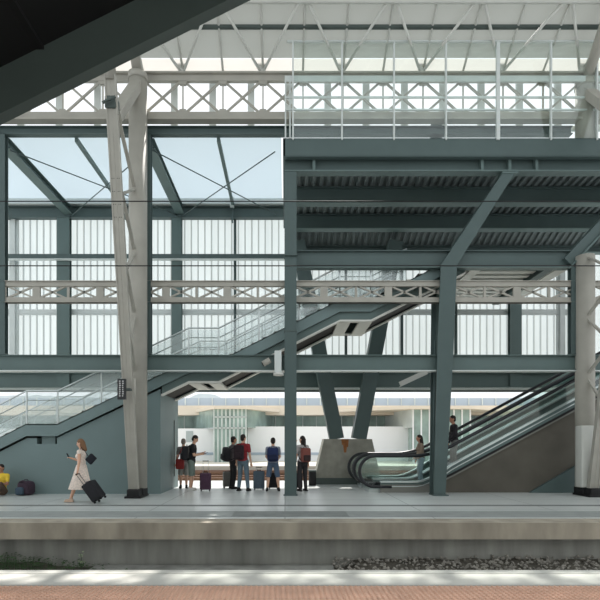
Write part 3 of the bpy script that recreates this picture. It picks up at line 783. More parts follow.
# V support on a concrete plinth
vs_ = thing('v_support', 'V shaped teal support standing on a concrete plinth behind the travellers', 'support', (PX(347, 18.6), 18.6, 0))
Y0 = 18.4
zt = PZ(439, 18.5)
bx0, bx1, tx0, tx1 = PX(315, Y0), PX(381, Y0), PX(324, 18.5), PX(372, 18.5)
t = MB().add([(bx0, Y0, .22), (bx1, Y0, .22), (bx1, Y0+1.2, .22), (bx0, Y0+1.2, .22), (tx0, 18.5, zt), (tx1, 18.5, zt), (tx1, 19.4, zt), (tx0, 19.4, zt)],
             [(0, 1, 2, 3), (4, 7, 6, 5), (0, 4, 5, 1), (1, 5, 6, 2), (2, 6, 7, 3), (3, 7, 4, 0)])
pl_ = t.build('plinth', PLINTH, vs_)
MB().box(bx0-.03, bx1+.03, Y0-.03, Y0+1.23, 0, .24).build('plinth_base', DARKST, pl_)
t = MB()
for dx, dw, dh in ((0, .1, .5), (.09, .05, .3), (-.1, .04, .22)):
    x = PX(345, 18.5)+dx; t.add([(x-dw, 18.493, zt), (x+dw, 18.493, zt), (x+dw*.4, 18.493-.07*dh, zt-dh), (x-dw*.4, 18.493-.07*dh, zt-dh)], [(0, 1, 2, 3)])
t.build('rust_stain', mat('rust', (150, 98, 60), .9, 0, .2, 8), pl_)
for (x0, y0, x1, y1) in ((336.5, 439, 297.5, 243), (358.5, 439, 395, 243)):
    a = P(x0, y0, 18.75); b = P(x1, y1, 18.75)
    MB().bar(a, b, .52, .5, (0, 1, 0)).build('leg', TEALD, vs_)

# ------------------------------------------------------------------ escalators
def zh(x):
    a = 1.14; b = -1.32+.536*x; k = .35
    d = b-a
    if d < -k: return a
    if d > k: return b
    return a+(d+k)**2/(4*k)
def dd(x): return .80-.22*min(1, max(0, (x-4.2)/1.0))
xs = [3.0+.18*i for i in range(52)]
def escalator(label, Y0, Y1):
    e = thing('escalator', label, 'escalator', (3, (Y0+Y1)/2, 0), 'escalators')
    for Y, s in ((Y0, -1), (Y1, 1)):
        cx, cz, R = 2.79, .66, .48
        arc = [(cx-R*math.sin(math.pi*k/14), Y, cz-R*math.cos(math.pi*k/14)) for k in range(15)]
        hr = [(3.3, Y, cz-R)]+arc+[(x, Y, zh(x)) for x in xs]
        MB().path(hr, .055, 10).build('handrail', RUBBER, e)
        gl = [(cx, zh(2.9)-.05)]+[(x, zh(x)-.05) for x in xs]; gb = [(cx, .3)]+[(x, zh(x)-dd(x)-.02) for x in xs]
        g = MB().strip(gl, gb, Y-.008, Y+.008)
        fan = [(cx, cz-R+.05)]+[(cx-(R-.05)*math.sin(math.pi*k/14), cz-(R-.05)*math.cos(math.pi*k/14)) for k in range(1, 14)]+[(cx, cz+R-.05)]
        g.prism(fan, Y-.008, Y+.008); g.build('glass_balustrade', GLASS, e)
        xx = [2.95]+xs
        def ln(o): return [(x, zh(x)-dd(x)-o) for x in xx]
        yo = Y+s*.07
        MB().strip(ln(-.02), ln(.03), min(Y-s*.1, yo), max(Y-s*.1, yo)).build('decking_trim', STEEL, e)
        MB().strip(ln(.03), [(x, zh(x)-.9) for x in xx], Y-.02, Y+.02).build('side_panel', TEAL, e)
        MB().strip(ln(.13), ln(.16), Y+s*.02 if s > 0 else Y-.045, Y+.045 if s > 0 else Y-.02).build('side_trim', STEEL, e)
        xb_ = [x for x in xx if x > 4.5]; MB().strip([(x, zh(x)-.84) for x in xb_], [(x, zh(x)-.91) for x in xb_], min(Y, Y+s*.05), max(Y, Y+s*.05)).build('lower_band', BLACKR, e)
        MB().strip([(x, max(.25, zh(x)-.91)) for x in xx], [(x, max(.0, zh(x)-.97) if zh(x)-.97 > .3 else 0) for x in xx], min(Y, Y+s*.03), max(Y, Y+s*.03)).build('skirting', mat('skirting_steel', (126, 126, 120), .5, .3) if not bpy.data.materials.get('skirting_steel') else bpy.data.materials['skirting_steel'], e)
    n = 0; x = 3.75
    while x < 12 and n < 30:
        z = max(.1, zh(x+.2)-1.0)
        MB().box(x, x+.4, Y0+.1, Y1-.1, z-.16, z).build('step', mat('escalator_step', (90, 94, 94), .5, .5) if not bpy.data.materials.get('escalator_step') else bpy.data.materials['escalator_step'], e)
        x += .4; n += 1
    MB().box(2.6, 3.74, Y0+.1, Y1-.1, -.01, .1).build('floor_plate', STEEL, e)
escalator('nearer escalator with black handrails, in front of the concrete plinth', 15.5, 16.72)
escalator('farther escalator behind the nearer one, beside the V support', 16.92, 18.12)
t = MB(); e0 = 15.56
w = []
x = 4.55
top = [(x, max(.02, zh(x)-.97)) for x in [4.6+.2*i for i in range(40)]]
t.strip(top, [(x, 0) for x, z in top], 15.53, 15.585)
t.strip([(x, max(.0, z-.3)) for x, z in top[6:]], [(x, -.02) for x, z in top[6:]], 15.585, 18.1)
struct(t.build('wall_right', BROWN), 'dark brown rendered wall under the escalators', 'wall')
t = MB().prism([(PX(530, 15.4), 0), (PX(600, 15.4), PZ(452, 15.4)), (PX(640, 15.4), PZ(434, 15.4)), (PX(640, 15.4), 0)], 15.40, 15.55)
tag(t.build('lower_wall_shade', TEALD), 'dark teal sloping slab standing in for a shadow at the foot of the brown wall', 'panel')  # shadow shape built as a dark slab
# small glass guard at side of escalator
gr = thing('tube_guard', 'small bent steel guard rail beside the escalator', 'guard rail', (PX(484, 18.6), 18.6, 1.5))
MB().path([P(484, 455, 18.4), P(484, 436, 18.4), P(488, 432, 18.4), P(494, 436, 18.4), P(505, 446, 18.4)], .02).build('rail', STEEL, gr)
# small waste bin
wb_ = thing('waste_bin', 'small black waste bin beside the concrete plinth', 'bin', (PX(312.5, 18.2), 18.2, 0))
x = PX(312.3, 18.1); MB().rbox(x-.13, x+.13, 17.9, 18.2, 0, .52, .03).build('body', BLACKR, wb_); MB().rbox(x-.14, x+.14, 17.89, 18.21, .5, .56, .02).build('rim', DARKST, wb_)

# fittings on the beam
sp = thing('wall_lamp', 'tall pale lamp fixed to the beam left of the deck column', 'lamp', P(278.5, 375, 14.7))
a = P(274.5, 351, 14.6); b = P(281.5, 373, 14.6)
MB().rbox(a.x, b.x, 14.5, 14.7, b.z, a.z, .02).build('housing', LIGHTP, sp)
MB().tube(P(278.5, 373, 14.6), P(278.5, 375.5, 14.6), .15, 16).build('lamp_disc', WHITE, sp)
cm = thing('security_camera', 'small beige camera mounted on the long beam', 'camera', P(266, 366, 14.6))
MB().tube(P(263, 364, 14.6), P(270, 360, 14.6), .085, 14).build('housing', CREAM, cm)
MB().tube(P(262.3, 364.4, 14.6), P(263, 364, 14.6), .06, 12).build('lens', BLACKR, cm)
MB().bar(P(267, 362, 14.6), P(268, 364, 14.8), .04, .04).build('bracket', CREAM, cm)
tag(MB().bar(P(400, 384, 17.3), P(427, 371.5, 17.3), .12, .16).bar(P(400, 384, 17.3)+Vector((0, 0, -.09)), P(427, 371.5, 17.3)+Vector((0, 0, -.09)), .2, .02).build('support_strut', WHITE), 'short pale diagonal strut under the beam left of the bent column', 'strut')
# overhead wires
for py, l in ((201.3, 'upper thin overhead wire crossing the whole view'), (265.8, 'lower thin overhead contact wire crossing the whole view')):
    z = PZ(py, 8.); tag(MB().path([(-14, 8, z), (14, 8, z)], .009, 6).build('overhead_wire', BLACKR), l, 'wire', 'overhead wires')

# near footbridge stair, upper left
nb = thing('footbridge_stair', 'dark underside of a footbridge stair across the upper left corner', 'staircase', (-4, 4, 0))
Yn = 5.5
def nq(px, py): return (PX(px, Yn+.14), PZ(py, Yn+.14))
a = Vector(nq(0, 125.5)); b = Vector(nq(252, -.5)); d = (b-a)/(b.x-a.x)
p0 = a+d*(-9.-a.x); p1 = a+d*(3.-a.x)
p0 = a-d*3.72/d.y*0+d*(-12.4-a.x) if False else p0
H = .53
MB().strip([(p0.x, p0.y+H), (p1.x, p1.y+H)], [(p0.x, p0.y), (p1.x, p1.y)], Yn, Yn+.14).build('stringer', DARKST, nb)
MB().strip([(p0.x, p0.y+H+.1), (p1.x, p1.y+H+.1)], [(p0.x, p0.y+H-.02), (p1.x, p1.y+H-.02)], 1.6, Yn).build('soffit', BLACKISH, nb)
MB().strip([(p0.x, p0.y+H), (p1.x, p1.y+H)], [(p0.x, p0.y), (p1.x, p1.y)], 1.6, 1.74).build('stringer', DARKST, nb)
for k in range(5):
    c = p0+d*(1.5+k*2.4); MB().box(c.x-.05, c.x+.05, 1.7, Yn, c.y+H-.04, c.y+H).build('cross_bar', BLACKISH, nb)
MB().box(-9.6, -8.9, 1.8, 2.4, 0, p0.y+H+.1).box(-9.6, -8.9, 4.8, 5.4, 0, p0.y+H+.1).build('pier', DARKST, nb)
#PEOPLE_START
# ------------------------------------------------------------------ people and luggage
def remeshed(mb, name, m, M, voxel, par, smooth=2):
    me = bpy.data.meshes.new(name); me.from_pydata([M @ v for v in mb.v], [], mb.f)
    o = bpy.data.objects.new(name, me); COL.objects.link(o)
    r = o.modifiers.new('r', 'REMESH'); r.mode = 'VOXEL'; r.voxel_size = voxel
    s = o.modifiers.new('s', 'SMOOTH'); s.factor = .5; s.iterations = smooth
    dg = bpy.context.evaluated_depsgraph_get()
    new = bpy.data.meshes.new_from_object(o.evaluated_get(dg))
    bpy.data.objects.remove(o); bpy.data.meshes.remove(me)
    off = OFF.get(par.name, Vector()) if par else Vector()
    for v in new.vertices: v.co -= off
    for p in new.polygons: p.use_smooth = True
    new.materials.clear(); new.materials.append(m); new.name = name
    ob = bpy.data.objects.new(name, new); COL.objects.link(ob)
    if par: ob.parent = par; OFF[ob.name] = off
    return ob
def cap(t, p, q, r1, r2):
    t.tube(p, q, r1, 12, r2); t.ell(p, r1, r1, r1, 12, 8); t.ell(q, r2, r2, r2, 12, 8)
def ik(s, w, l1, l2, pole):
    s, w = Vector(s), Vector(w); d = w-s; L = min(d.length, (l1+l2)*.995); dn = d.normalized()
    a = (l1*l1-l2*l2+L*L)/(2*L); h = math.sqrt(max(0, l1*l1-a*a))
    pv = Vector(pole); pv = (pv-dn*pv.dot(dn)).normalized()
    return s+dn*a+pv*h, s+dn*L
SKIN = mat('skin', (214, 168, 142), .6); SKIND = mat('tanned_skin', (176, 128, 104), .6)
HAIRD = mat('dark_hair', (40, 32, 28), .7); HAIRB = mat('brown_hair', (120, 88, 62), .7); HAIRG = mat('grey_hair', (140, 130, 122), .7)
EYEM = mat('eye', (30, 26, 24), .3); LIP = mat('lip', (170, 104, 96), .6)
MCACHE = {}
def cm_(name, rgb, vary=.08):
    if name not in MCACHE: MCACHE[name] = mat(name, rgb, .85, 0, vary, 9)
    return MCACHE[name]
def person(label, x, y, z, rot, H, top, bottom, bkind='trousers', hair=HAIRD, long=False, skin=SKIN, shoes=None, lw=None, rw=None,
           legs=None, pitch=0., yaw=0., sleeve=.55, lean=0., fem=False, seat=False, hem=.30):
    s = H/1.75
    R = Matrix.Rotation(rot, 4, 'Z')
    M = Matrix.Translation((x, y, z)) @ R @ Matrix.Scale(s, 4)
    rt_ = thing('person', label, 'person', (x, y, z))
    pz = .12 if seat else .93
    base = Vector((0, 0, pz))
    def up(dz, dy=0, dx=0): # torso point with lean
        return base+Vector((dx, dy+lean*dz, dz))
    sw = .165 if fem else .185
    shL, shR = up(.49, 0, -sw), up(.49, 0, sw)
    hipL, hipR = base+Vector((-.09, 0, 0)), base+Vector((.09, 0, 0))
    lg = legs or dict(L=((-.1, .02, .5), (-.1, -.03, .09)), R=((.1, .02, .5), (.1, -.03, .09)))
    lw = lw or (-.25, .06, .84); rw = rw or (.25, .06, .84)
    elL, wrL = ik(shL, lw, .29, .26, (-.35, -1, -.25)); elR, wrR = ik(shR, rw, .29, .26, (.35, -1, -.25))
    hc = up(.72, .03); Rh = Matrix.Rotation(yaw, 3, 'Z') @ Matrix.Rotation(-pitch, 3, 'X')
    hp = lambda v: hc+Rh @ Vector(v)
    b = MB()
    def torso(t, g):
        w = .85 if fem else 1.
        t.ell(up(.40), (.165*w)+g, .108+g, .17+g); t.ell(up(.2), .135*w+g, .1+g, .2+g); t.ell(up(.02), .16+g, .118+g, .13+g)
        cap(t, shL+Vector((.03, 0, -.01)), shR+Vector((-.03, 0, -.01)), .062+g, .062+g)
        if fem: t.ell(up(.36, .07, -.07), .065+g, .06+g, .07+g); t.ell(up(.36, .07, .07), .065+g, .06+g, .07+g)
    torso(b, 0)
    cap(b, up(.5), up(.64, .015), .06, .052)
    b.ell(hp((0, 0, .01)), .076, .096, .112, 16, 12); b.ell(hp((0, .03, -.06)), .052, .06, .06)
    b.ell(hp((0, .1, -.012)), .014, .02, .024, 10, 8)
    for sx in (-1, 1): b.ell(hp((sx*.078, -.005, -.005)), .012, .022, .032, 8, 6)
    for sh, el, wr, sx in ((shL, elL, wrL, -1), (shR, elR, wrR, 1)):
        cap(b, sh, el, .05, .04); cap(b, el, wr, .04, .027)
        d = (wr-el).normalized(); side = d.cross(Vector((0, 1, 0)) if abs(d.y) < .8 else Vector((0, 0, 1))).normalized(); nn = side.cross(d)
        palm = wr+d*.05
        cap(b, wr, palm, .027, .03); cap(b, palm-side*.022, palm+side*.022, .018, .018)
        for k, (o, ln) in enumerate(((-.03, .06), (-.01, .072), (.01, .068), (.03, .052))):
            a0 = palm+side*o+d*.02; a1 = a0+d*ln*.6+nn*.006; a2 = a1+(d*.5-nn*.8*sx).normalized()*ln*.55
            cap(b, a0, a1, .0095, .009); cap(b, a1, a2, .009, .008)
        th0 = wr+d*.02-side*.025; cap(b, th0, th0-side*.025+d*.03, .011, .01); cap(b, th0-side*.025+d*.03, th0-side*.02+d*.06, .01, .009)
    for hip, (kn, an), sx in ((hipL, lg['L'], -1), (hipR, lg['R'], 1)):
        kn, an = Vector(kn), Vector(an)
        cap(b, hip, kn, .082, .055); cap(b, kn, kn+(an-kn)*.35, .053, .057); cap(b, kn+(an-kn)*.35, an, .057, .036)
        cap(b, an+Vector((0, -.03, -.035)), an+Vector((sx*.02, .13, -.05)), .035, .028)
    body = remeshed(b, 'body', skin, M, .0105*s, rt_)
    for sx in (-1, 1): MB().ell(hp((sx*.03, .086, .012)), .011, .008, .008, 8, 6).xf(M).build('eye', EYEM, rt_)
    MB().ell(hp((0, .086, -.062)), .022, .01, .007, 8, 6).xf(M).build('mouth', LIP, rt_)
    # hair
    t = MB(); t.ell(hp((0, -.018, .04)), .084, .098, .094, 16, 12); t.ell(hp((0, -.04, -.02)), .072, .07, .075)
    if long:
        cap(t, hp((0, -.06, 0)), hp((0, -.08, -.2)), .075, .06); cap(t, hp((-.05, -.02, -.02)), hp((-.06, -.04, -.2)), .035, .03); cap(t, hp((.05, -.02, -.02)), hp((.06, -.04, -.2)), .035, .03)
    remeshed(t, 'hair', hair, M, .012*s, rt_, 1)
    # top
    if bkind == 'dress':
        t = MB(); torso(t, .014)
        for sh, el in ((shL, elL), (shR, elR)): cap(t, sh, sh+(el-sh)*.12, .064, .062)
        kL, kR = Vector(lg['L'][0]), Vector(lg['R'][0]); N = 18; rows = []
        f0, f1 = max(kL.y, kR.y), min(kL.y, kR.y)
        for j in range(9):
            u = j/8; zz = pz+.12-(pz+.12-hem)*u
            yc = (f0+f1)/2*u; ry = .13+(.10+(f0-f1)/2)*u; rx = .165+.06*u
            rows.append([Vector((rx*math.cos(6.2832*i/N)*(1+.05*u*math.cos(5*6.2832*i/N)), yc+ry*math.sin(6.2832*i/N)*(1+.05*u*math.sin(4*6.2832*i/N)), zz)) for i in range(N)])
        t.add([v for r in rows for v in r], [(j*N+i, j*N+(i+1) % N, (j+1)*N+(i+1) % N, (j+1)*N+i) for j in range(8) for i in range(N)]+[tuple(range(N-1, -1, -1)), tuple(range(8*N, 9*N))])
        remeshed(t, 'dress', top, M, .013*s, rt_)
    else:
        t = MB(); torso(t, .016)
        for sh, el, wr in ((shL, elL, wrL), (shR, elR, wrR)):
            cap(t, sh, sh+(el-sh)*min(1, sleeve/.55*.62 if sleeve <= .55 else 1), .066, .06)
            if sleeve > .9: cap(t, el, el+(wr-el)*.9, .058, .042)
        remeshed(t, 'shirt', top, M, .013*s, rt_)
        t = MB(); t.ell(up(.0), .176, .134, .14)
        for hip, (kn, an) in ((hipL, lg['L']), (hipR, lg['R'])):
            kn, an = Vector(kn), Vector(an)
            if bkind == 'shorts': e = kn+(an-kn)*.08; cap(t, hip, hip+(e-hip)*.5, .098, .09); t.tube(hip+(e-hip)*.5, e, .09, 14, .086)
            else:
                cap(t, hip, kn, .098, .072); cap(t, kn, an+Vector((0, 0, .03)), .072, .058)
        remeshed(t, bkind, bottom, M, .013*s, rt_)
    for (kn, an), sx in ((lg['L'], -1), (lg['R'], 1)):
        an = Vector(an); t = MB()
        cap(t, an+Vector((0, -.035, -.035)), an+Vector((sx*.02, .13, -.05)), .045, .036); cap(t, an+Vector((0, -.02, .0)), an+Vector((0, -.03, -.03)), .046, .045)
        t.rbox(an.x-.045+sx*.01, an.x+.045+sx*.01, an.y-.09, an.y+.175, an.z-.09, an.z-.06, .012)
        remeshed(t, 'shoe', shoes or cm_('dark_shoe', (36, 34, 34)), M, .012*s, rt_, 1)
    return M, dict(lw=M @ wrL, rw=M @ wrR, hand=None, up=up)
def backpack(label, M, w, d, h, m, m2=None, y=-.13, z=1.0, dx=0, tilt=0., group=None):
    loc = M @ Vector((dx, y-d/2, z))
    b = thing('backpack', label, 'backpack', loc, group)
    T = M @ Matrix.Translation((dx, y-.02-d/2, z)) @ Matrix.Rotation(tilt, 4, 'Y')
    MB().rbox(-w/2, w/2, -d/2, d/2, 0, h, min(w, d)*.32, None, 4).xf(T).build('bag', m, b)
    MB().rbox(-w*.38, w*.38, -d/2-.05, -d/2+.04, .04, h*.5, .035, None, 3).xf(T).build('pocket', m2 or m, b)
    MB().path([(-.05, d*.3, h-.01), (-.03, d*.3, h+.04), (.03, d*.3, h+.04), (.05, d*.3, h-.01)], .009).xf(T).build('top_loop', m2 or m, b)
    for s in (-1, 1):
        MB().path([(s*w*.28, d/2, h-.04), (s*w*.3, d/2+.06, h+.02), (s*w*.34, d/2+.17, h-.04), (s*w*.36, d/2+.21, h*.6), (s*w*.4, d/2+.1, h*.25), (s*w*.36, d/2, .06)], .017).xf(T).build('strap', m2 or m, b)
    return b
def suitcase(label, T, w, d, h, m, handle=.0, trim=None, group='wheeled suitcases'):
    c = thing('suitcase', label, 'suitcase', T @ Vector((0, 0, 0)), group)
    z0 = .055
    MB().rbox(-w/2, w/2, -d/2, d/2, z0, h, .035, None, 4).xf(T).build('shell', m, c)
    for k in (-.3, -.1, .1, .3): MB().rbox(w*k-.012, w*k+.012, -d/2-.008, d/2+.008, z0+.05, h-.05, .005, None, 1).xf(T).build('rib', m, c)
    MB().path([(-.07, 0, h-.01), (-.06, 0, h+.03), (.06, 0, h+.03), (.07, 0, h-.01)], .011).xf(T).build('carry_handle', trim or BLACKR, c)
    if handle:
        t = MB()
        for s in (-1, 1): t.path([(s*w*.24, d*.3, h-.02), (s*w*.24, d*.3, h+handle)], .008)
        t.xf(T).build('telescopic_handle', STEEL if not trim else trim, c)
        MB().path([(-w*.27, d*.3, h+handle), (w*.27, d*.3, h+handle)], .014).xf(T).build('grip', BLACKR, c)
    for sx in (-1, 1):
        for sy in (-1, 1):
            MB().tube((sx*w*.38-.014, sy*d*.34, .03), (sx*w*.38+.014, sy*d*.34, .03), .03, 12).box(sx*w*.38-.02, sx*w*.38+.02, sy*d*.34-.015, sy*d*.34+.015, .03, .075).xf(T).build('wheel', BLACKR, c)
    return c
def phone(label, p, T):
    ph = thing('phone', label, 'phone', p)
    MB().rbox(-.036, .036, -.005, .005, -.075, .075, .004, None, 2).xf(T).build('case', BLACKR, ph)
    MB().box(-.032, .032, .005, .006, -.07, .07).xf(T).build('screen', mat('phone_screen', (60, 66, 72), .2), ph)
def TR(x, y, z=0, rz=0, extra=None):
    m = Matrix.Translation((x, y, z)) @ Matrix.Rotation(rz, 4, 'Z')
    return m @ extra if extra else m
PI = math.pi
def W2L(x, y, z, rot, H, p):
    return (Matrix.Translation((x, y, z)) @ Matrix.Rotation(rot, 4, 'Z') @ Matrix.Scale(H/1.75, 4)).inverted() @ Vector(p)
# 1 woman walking with suitcase
Yw = 13.1; xw = PX(81.5, Yw)
DRESS = mat('cream_print_dress', (232, 216, 204), .85, 0, .2, 26)
grip = Vector((xw+.03, Yw-.30, .72))
bx = Vector((PX(102.5, Yw), Yw-.3, 0))
M1, j1 = person('woman in a cream printed dress walking left past the teal wall, looking at her phone', xw, Yw, 0, PI/2, 1.63, DRESS, None, 'dress', HAIRB, True, SKIN, cm_('beige_sandal', (196, 170, 150)),
    lw=W2L(xw, Yw, 0, PI/2, 1.63, grip+Vector((-.01, 0, .07))), rw=(.1, .30, 1.22), pitch=.25, fem=True, hem=.36,
    legs=dict(L=((-.09, .13, .5), (-.08, .27, .1)), R=((.09, -.06, .5), (.09, -.34, .2))))
dirz = (grip-bx).normalized(); yy = Vector((0, 1, 0)); xx_ = yy.cross(dirz).normalized(); L = (grip-bx).length
Ts = Matrix(((0, -xx_.x, dirz.x, bx.x), (1, 0, 0, bx.y), (0, -xx_.z, dirz.z, bx.z), (0, 0, 0, 1)))
Ts = Matrix.Translation((0, 0, .03)) @ Ts @ Matrix.Translation((0, -.08, 0))
suitcase('black suitcase tilted on its wheels, pulled by the woman in the cream dress', Ts, .40, .28, .56, cm_('black_nylon', (38, 38, 42)), max(.1, L-.55), cm_('handle_grey', (90, 84, 84)))
pw = j1['rw']; phone('dark phone held up by the woman in the cream dress', pw+Vector((-.1, 0, .06)), Matrix.Translation(pw+Vector((-.11, 0, .07))) @ Matrix.Rotation(-.5, 4, 'Y') @ Matrix.Rotation(PI/2, 4, 'Z'))
hb = thing('handbag', 'black handbag hanging behind the woman in the cream dress', 'handbag', P(91, 462, Yw-.12))
Tb = Matrix.Translation(P(91, 459, Yw-.16)) @ Matrix.Rotation(.75, 4, 'Y')
MB().rbox(-.10, .10, -.05, .05, -.115, .115, .025, None, 3).xf(Tb).build('bag', cm_('navy_black', (26, 28, 36)), hb)
MB().path([P(88, 456, Yw-.16), P(84, 450, Yw-.17), P(81, 447, Yw-.2), P(80, 450, Yw-.24)], .009).build('strap', cm_('navy_black', (26, 28, 36)), hb)
# 2 seated person, backpack beside
xs_ = PX(-1.5, 14.62)
person('person in a yellow shirt sitting on the floor against the teal wall', xs_, 14.78, 0, PI, 1.66, cm_('yellow_shirt', (222, 190, 62), .2), cm_('brown_trousers', (96, 78, 66)), 'trousers', HAIRD, False, SKIND, None,
    lw=(-.16, .36, .40), rw=(.16, .36, .40), seat=True, pitch=.15, legs=dict(L=((-.17, .36, .38), (-.13, .5, .09)), R=((.17, .36, .38), (.13, .5, .09))))
b2 = thing('backpack', 'dark purple and navy backpack slumped on the floor beside the seated person', 'backpack', (PX(24, 14.7), 14.7, 0))
xb = PX(24, 14.7)
MB().rbox(xb-.21, xb+.24, 14.62, 14.98, 0, .42, .13, None, 4).build('bag', cm_('plum_nylon', (62, 48, 60)), b2)
MB().rbox(xb-.20, xb+.04, 14.54, 14.72, .02, .25, .06, None, 3).build('pocket', cm_('slate_nylon', (62, 78, 92)), b2)
MB().path([(xb-.1, 14.66, .4), (xb+.02, 14.6, .44), (xb+.14, 14.62, .36), (xb+.2, 14.62, .14)], .022).build('strap', cm_('plum_nylon', (62, 48, 60)), b2)
MB().path([(xb-.06, 14.8, .41), (xb-.03, 14.8, .46), (xb+.05, 14.8, .46), (xb+.08, 14.8, .41)], .012).build('top_loop', cm_('plum_nylon', (62, 48, 60)), b2)
# 3 man in black tee
x3 = PX(191.5, 16.2)
M3, j3 = person('man in a black t-shirt and grey shorts bent over his phone, facing right', x3, 16.2, 0, -PI/2, 1.76, cm_('black_tee', (30, 30, 33)), cm_('grey_green_shorts', (112, 124, 116)), 'shorts', HAIRD, False, SKIN, cm_('white_shoe', (220, 216, 212)),
    lw=(-.07, .33, 1.20), rw=(.10, .36, 1.17), pitch=.5, lean=.12)
pw = j3['rw']; phone('dark phone held by the man in the black t-shirt', pw+Vector((.1, 0, .0)), Matrix.Translation(pw+Vector((.11, 0, .03))) @ Matrix.Rotation(1.2, 4, 'Y') @ Matrix.Rotation(PI/2, 4, 'Z'))
backpack('black backpack worn by the man in the black t-shirt', M3, .32, .17, .46, cm_('black_nylon', (38, 38, 42)), None, -.09, .97)
# 4 person behind
x4 = PX(183.5, 16.95)
M4, j4 = person('person with grey hair in pale shorts standing behind the man in the black t-shirt', x4, 16.95, 0, .3, 1.66, cm_('grey_tee', (120, 116, 114)), cm_('pale_shorts', (150, 152, 146)), 'shorts', HAIRG, False, SKIN, None, fem=True)
rb = thing('shoulder_bag', 'red shoulder bag hanging at the side of the grey haired person', 'bag', (PX(180, 16.75), 16.75, .75))
xb = PX(180.5, 16.72)
MB().rbox(xb-.15, xb+.13, 16.62, 16.74, .66, 1.0, .05, None, 3).build('bag', cm_('red_fabric', (150, 52, 50)), rb)
MB().path([(xb-.1, 16.7, .98), (xb-.03, 16.76, 1.2), (xb+.06, 16.82, 1.42)], .012).build('strap', cm_('red_fabric', (150, 52, 50)), rb)
# 5 purple suitcase
suitcase('dark purple suitcase standing right of the man in the black t-shirt', TR(PX(205.5, 15.95), 15.95, 0, .1), .35, .24, .58, cm_('purple_shell', (76, 52, 70)), .38)
# 6
x6 = PX(233, 16.75)
M6, j6 = person('person in grey shirt and black trousers, backpack sticking out left, beside the red t-shirt man', x6, 16.75, 0, -1.1, 1.73, cm_('grey_shirt', (108, 100, 102)), cm_('black_trousers', (34, 33, 36)), 'trousers', HAIRD, False, SKIND, None, rw=(.2, .2, .95))
backpack('black backpack sticking out to the left on the person in the grey shirt', M6, .34, .24, .46, cm_('black_nylon', (38, 38, 42)), None, -.12, .95, 0, .25)
suitcase('grey suitcase on the floor behind the person in black trousers', TR(PX(227.5, 17.0), 17.0, 0, .3), .3, .22, .56, cm_('grey_shell', (112, 110, 106)), .0)
# 7
x7 = PX(243, 16.05)
M7, j7 = person('man in a red t-shirt and faded jeans standing with his back turned', x7, 16.05, 0, -.35, 1.79, cm_('red_tee', (142, 44, 50)), cm_('faded_jeans', (98, 116, 128)), 'trousers', HAIRD, False, SKIN, None, yaw=-.3, rw=(.27, .05, .80),
    legs=dict(L=((-.11, .02, .5), (-.13, -.03, .09)), R=((.12, .03, .5), (.17, .0, .09))))
backpack('dark maroon backpack worn by the man in the red t-shirt', M7, .32, .16, .46, cm_('dark_maroon', (44, 30, 36)), None, -.10, .98, -.05)
# 8
x8 = PX(273, 16.0)
M8, j8 = person('man in denim shorts with a navy backpack standing with his back turned, legs apart', x8, 16.0, 0, 0., 1.68, cm_('pale_blue_shirt', (140, 148, 162)), cm_('denim_shorts', (84, 102, 124)), 'shorts', HAIRD, False, SKIN, None,
    lw=(-.17, .3, 1.05), rw=(.17, .3, 1.05), pitch=.2, legs=dict(L=((-.15, .02, .5), (-.19, -.03, .09)), R=((.15, .02, .5), (.19, -.03, .09))))
backpack('navy blue backpack worn by the man in denim shorts', M8, .36, .18, .46, cm_('navy_nylon', (38, 50, 88)), cm_('navy_dark', (30, 38, 66)), -.10, .99)
suitcase('blue-grey suitcase left of the man in denim shorts', TR(PX(259, 16.3), 16.3, 0, 0), .36, .25, .62, cm_('bluegrey_shell', (84, 98, 110)), .12)
suitcase('black suitcase behind the legs of the man in denim shorts', TR(PX(273.5, 16.55), 16.55, 0, 0), .34, .25, .56, cm_('black_shell', (32, 32, 36)), .0)
# 9
x9 = PX(302.5, 16.0)
M9, j9 = person('long haired person in dark trousers with a brown backpack right of the deck column', x9, 16.0, 0, .45, 1.74, cm_('pale_grey_shirt', (176, 170, 168)), cm_('charcoal_trousers', (46, 44, 46)), 'trousers', HAIRD, True, SKIN, None, yaw=.5, fem=True)
backpack('brown and red backpack worn by the long haired person', M9, .32, .19, .45, cm_('brown_red_nylon', (128, 74, 66)), cm_('dark_brown_nylon', (60, 44, 44)), -.10, .94)
# 10
x10 = PX(293, 16.9)
person('person almost hidden behind the deck column, facing right', x10, 16.9, 0, -PI/2, 1.72, cm_('black_tee', (30, 30, 33)), cm_('black_trousers', (34, 33, 36)), 'trousers', HAIRD, False, SKIN)
suitcase('dark suitcase half hidden behind the deck column', TR(PX(298, 16.5), 16.5, 0, 0), .3, .22, .56, cm_('black_shell', (32, 32, 36)), .0)
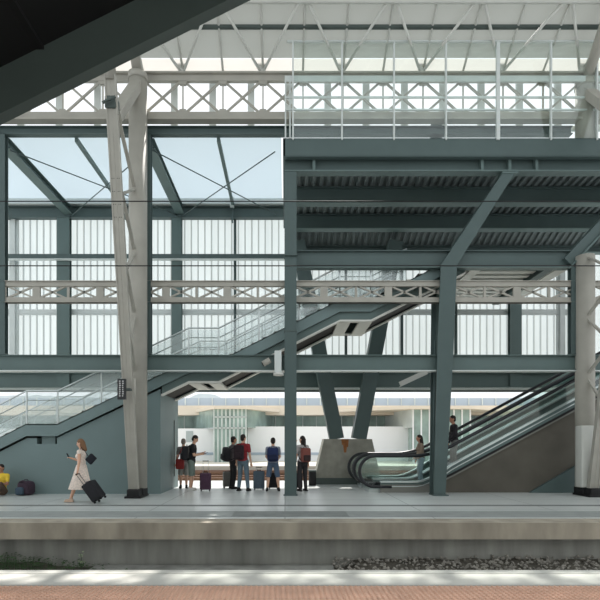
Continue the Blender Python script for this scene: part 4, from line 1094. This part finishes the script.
# 11, 12 on the escalator
def zst(x):
    k = int((x-3.75)/.4); return max(.1, zh(3.75+.4*k+.2)-1.0)
for (px, label, H, top, bot, hair, lng, fem, leg) in (
    (421, 'woman in a sand coloured top and pale jeans at the foot of the escalator', 1.6, cm_('sand_top', (140, 124, 108)), cm_('pale_jeans', (150, 168, 176)), HAIRD, True, True, 0),
    (454.5, 'man in a dark jacket and grey trousers riding down the escalator', 1.74, cm_('dark_jacket', (40, 38, 42)), cm_('mid_grey_trousers', (128, 128, 126)), HAIRD, False, False, 0)):
    x = PX(px, 16.1)
    person(label, x, 16.1, zst(x)+.002, PI/2, H, top, bot, 'trousers', hair, lng, SKIND, None, lw=(-.25, .28, .98), rw=(.22, .12, .86), sleeve=1., fem=fem, pitch=.1, lean=.05,
           legs=dict(L=((-.1, .05, .5), (-.1, .0, .09)), R=((.1, .05, .5), (.1, .0, .09))))
#PEOPLE_END

# ------------------------------------------------------------------ light, sky, camera
w = bpy.data.worlds.new('World'); SC.world = w; w.use_nodes = True
bg = w.node_tree.nodes['Background']
bg.inputs['Color'].default_value = (.93, .965, 1.0, 1); bg.inputs['Strength'].default_value = 1.0
sun = bpy.data.lights.new('sun', 'SUN'); sun.energy = 4.6; sun.angle = math.radians(.8); sun.color = (1., .965, .91)
so = bpy.data.objects.new('sun', sun); COL.objects.link(so)
sd = Vector((-.18, -1, -1.33)).normalized()
so.rotation_euler = sd.to_track_quat('-Z', 'Y').to_euler()
cam = bpy.data.cameras.new('camera'); co = bpy.data.objects.new('camera', cam); COL.objects.link(co)
co.location = (0, 0, EYE); co.rotation_euler = (math.pi/2, 0, 0)
cam.sensor_width = 36; cam.sensor_fit = 'HORIZONTAL'; cam.lens = 36*F/600
cam.shift_x = (300-VX)/600; cam.shift_y = (VY-300)/600
cam.clip_start = .05; cam.clip_end = 2000
SC.camera = co
vw = SC.view_settings; vw.view_transform = 'Standard'; vw.look = 'None'; vw.gamma = 1; vw.exposure = .35
vw.use_curve_mapping = False
try:
    SC.cycles.transparent_max_bounces = 24
except Exception: pass
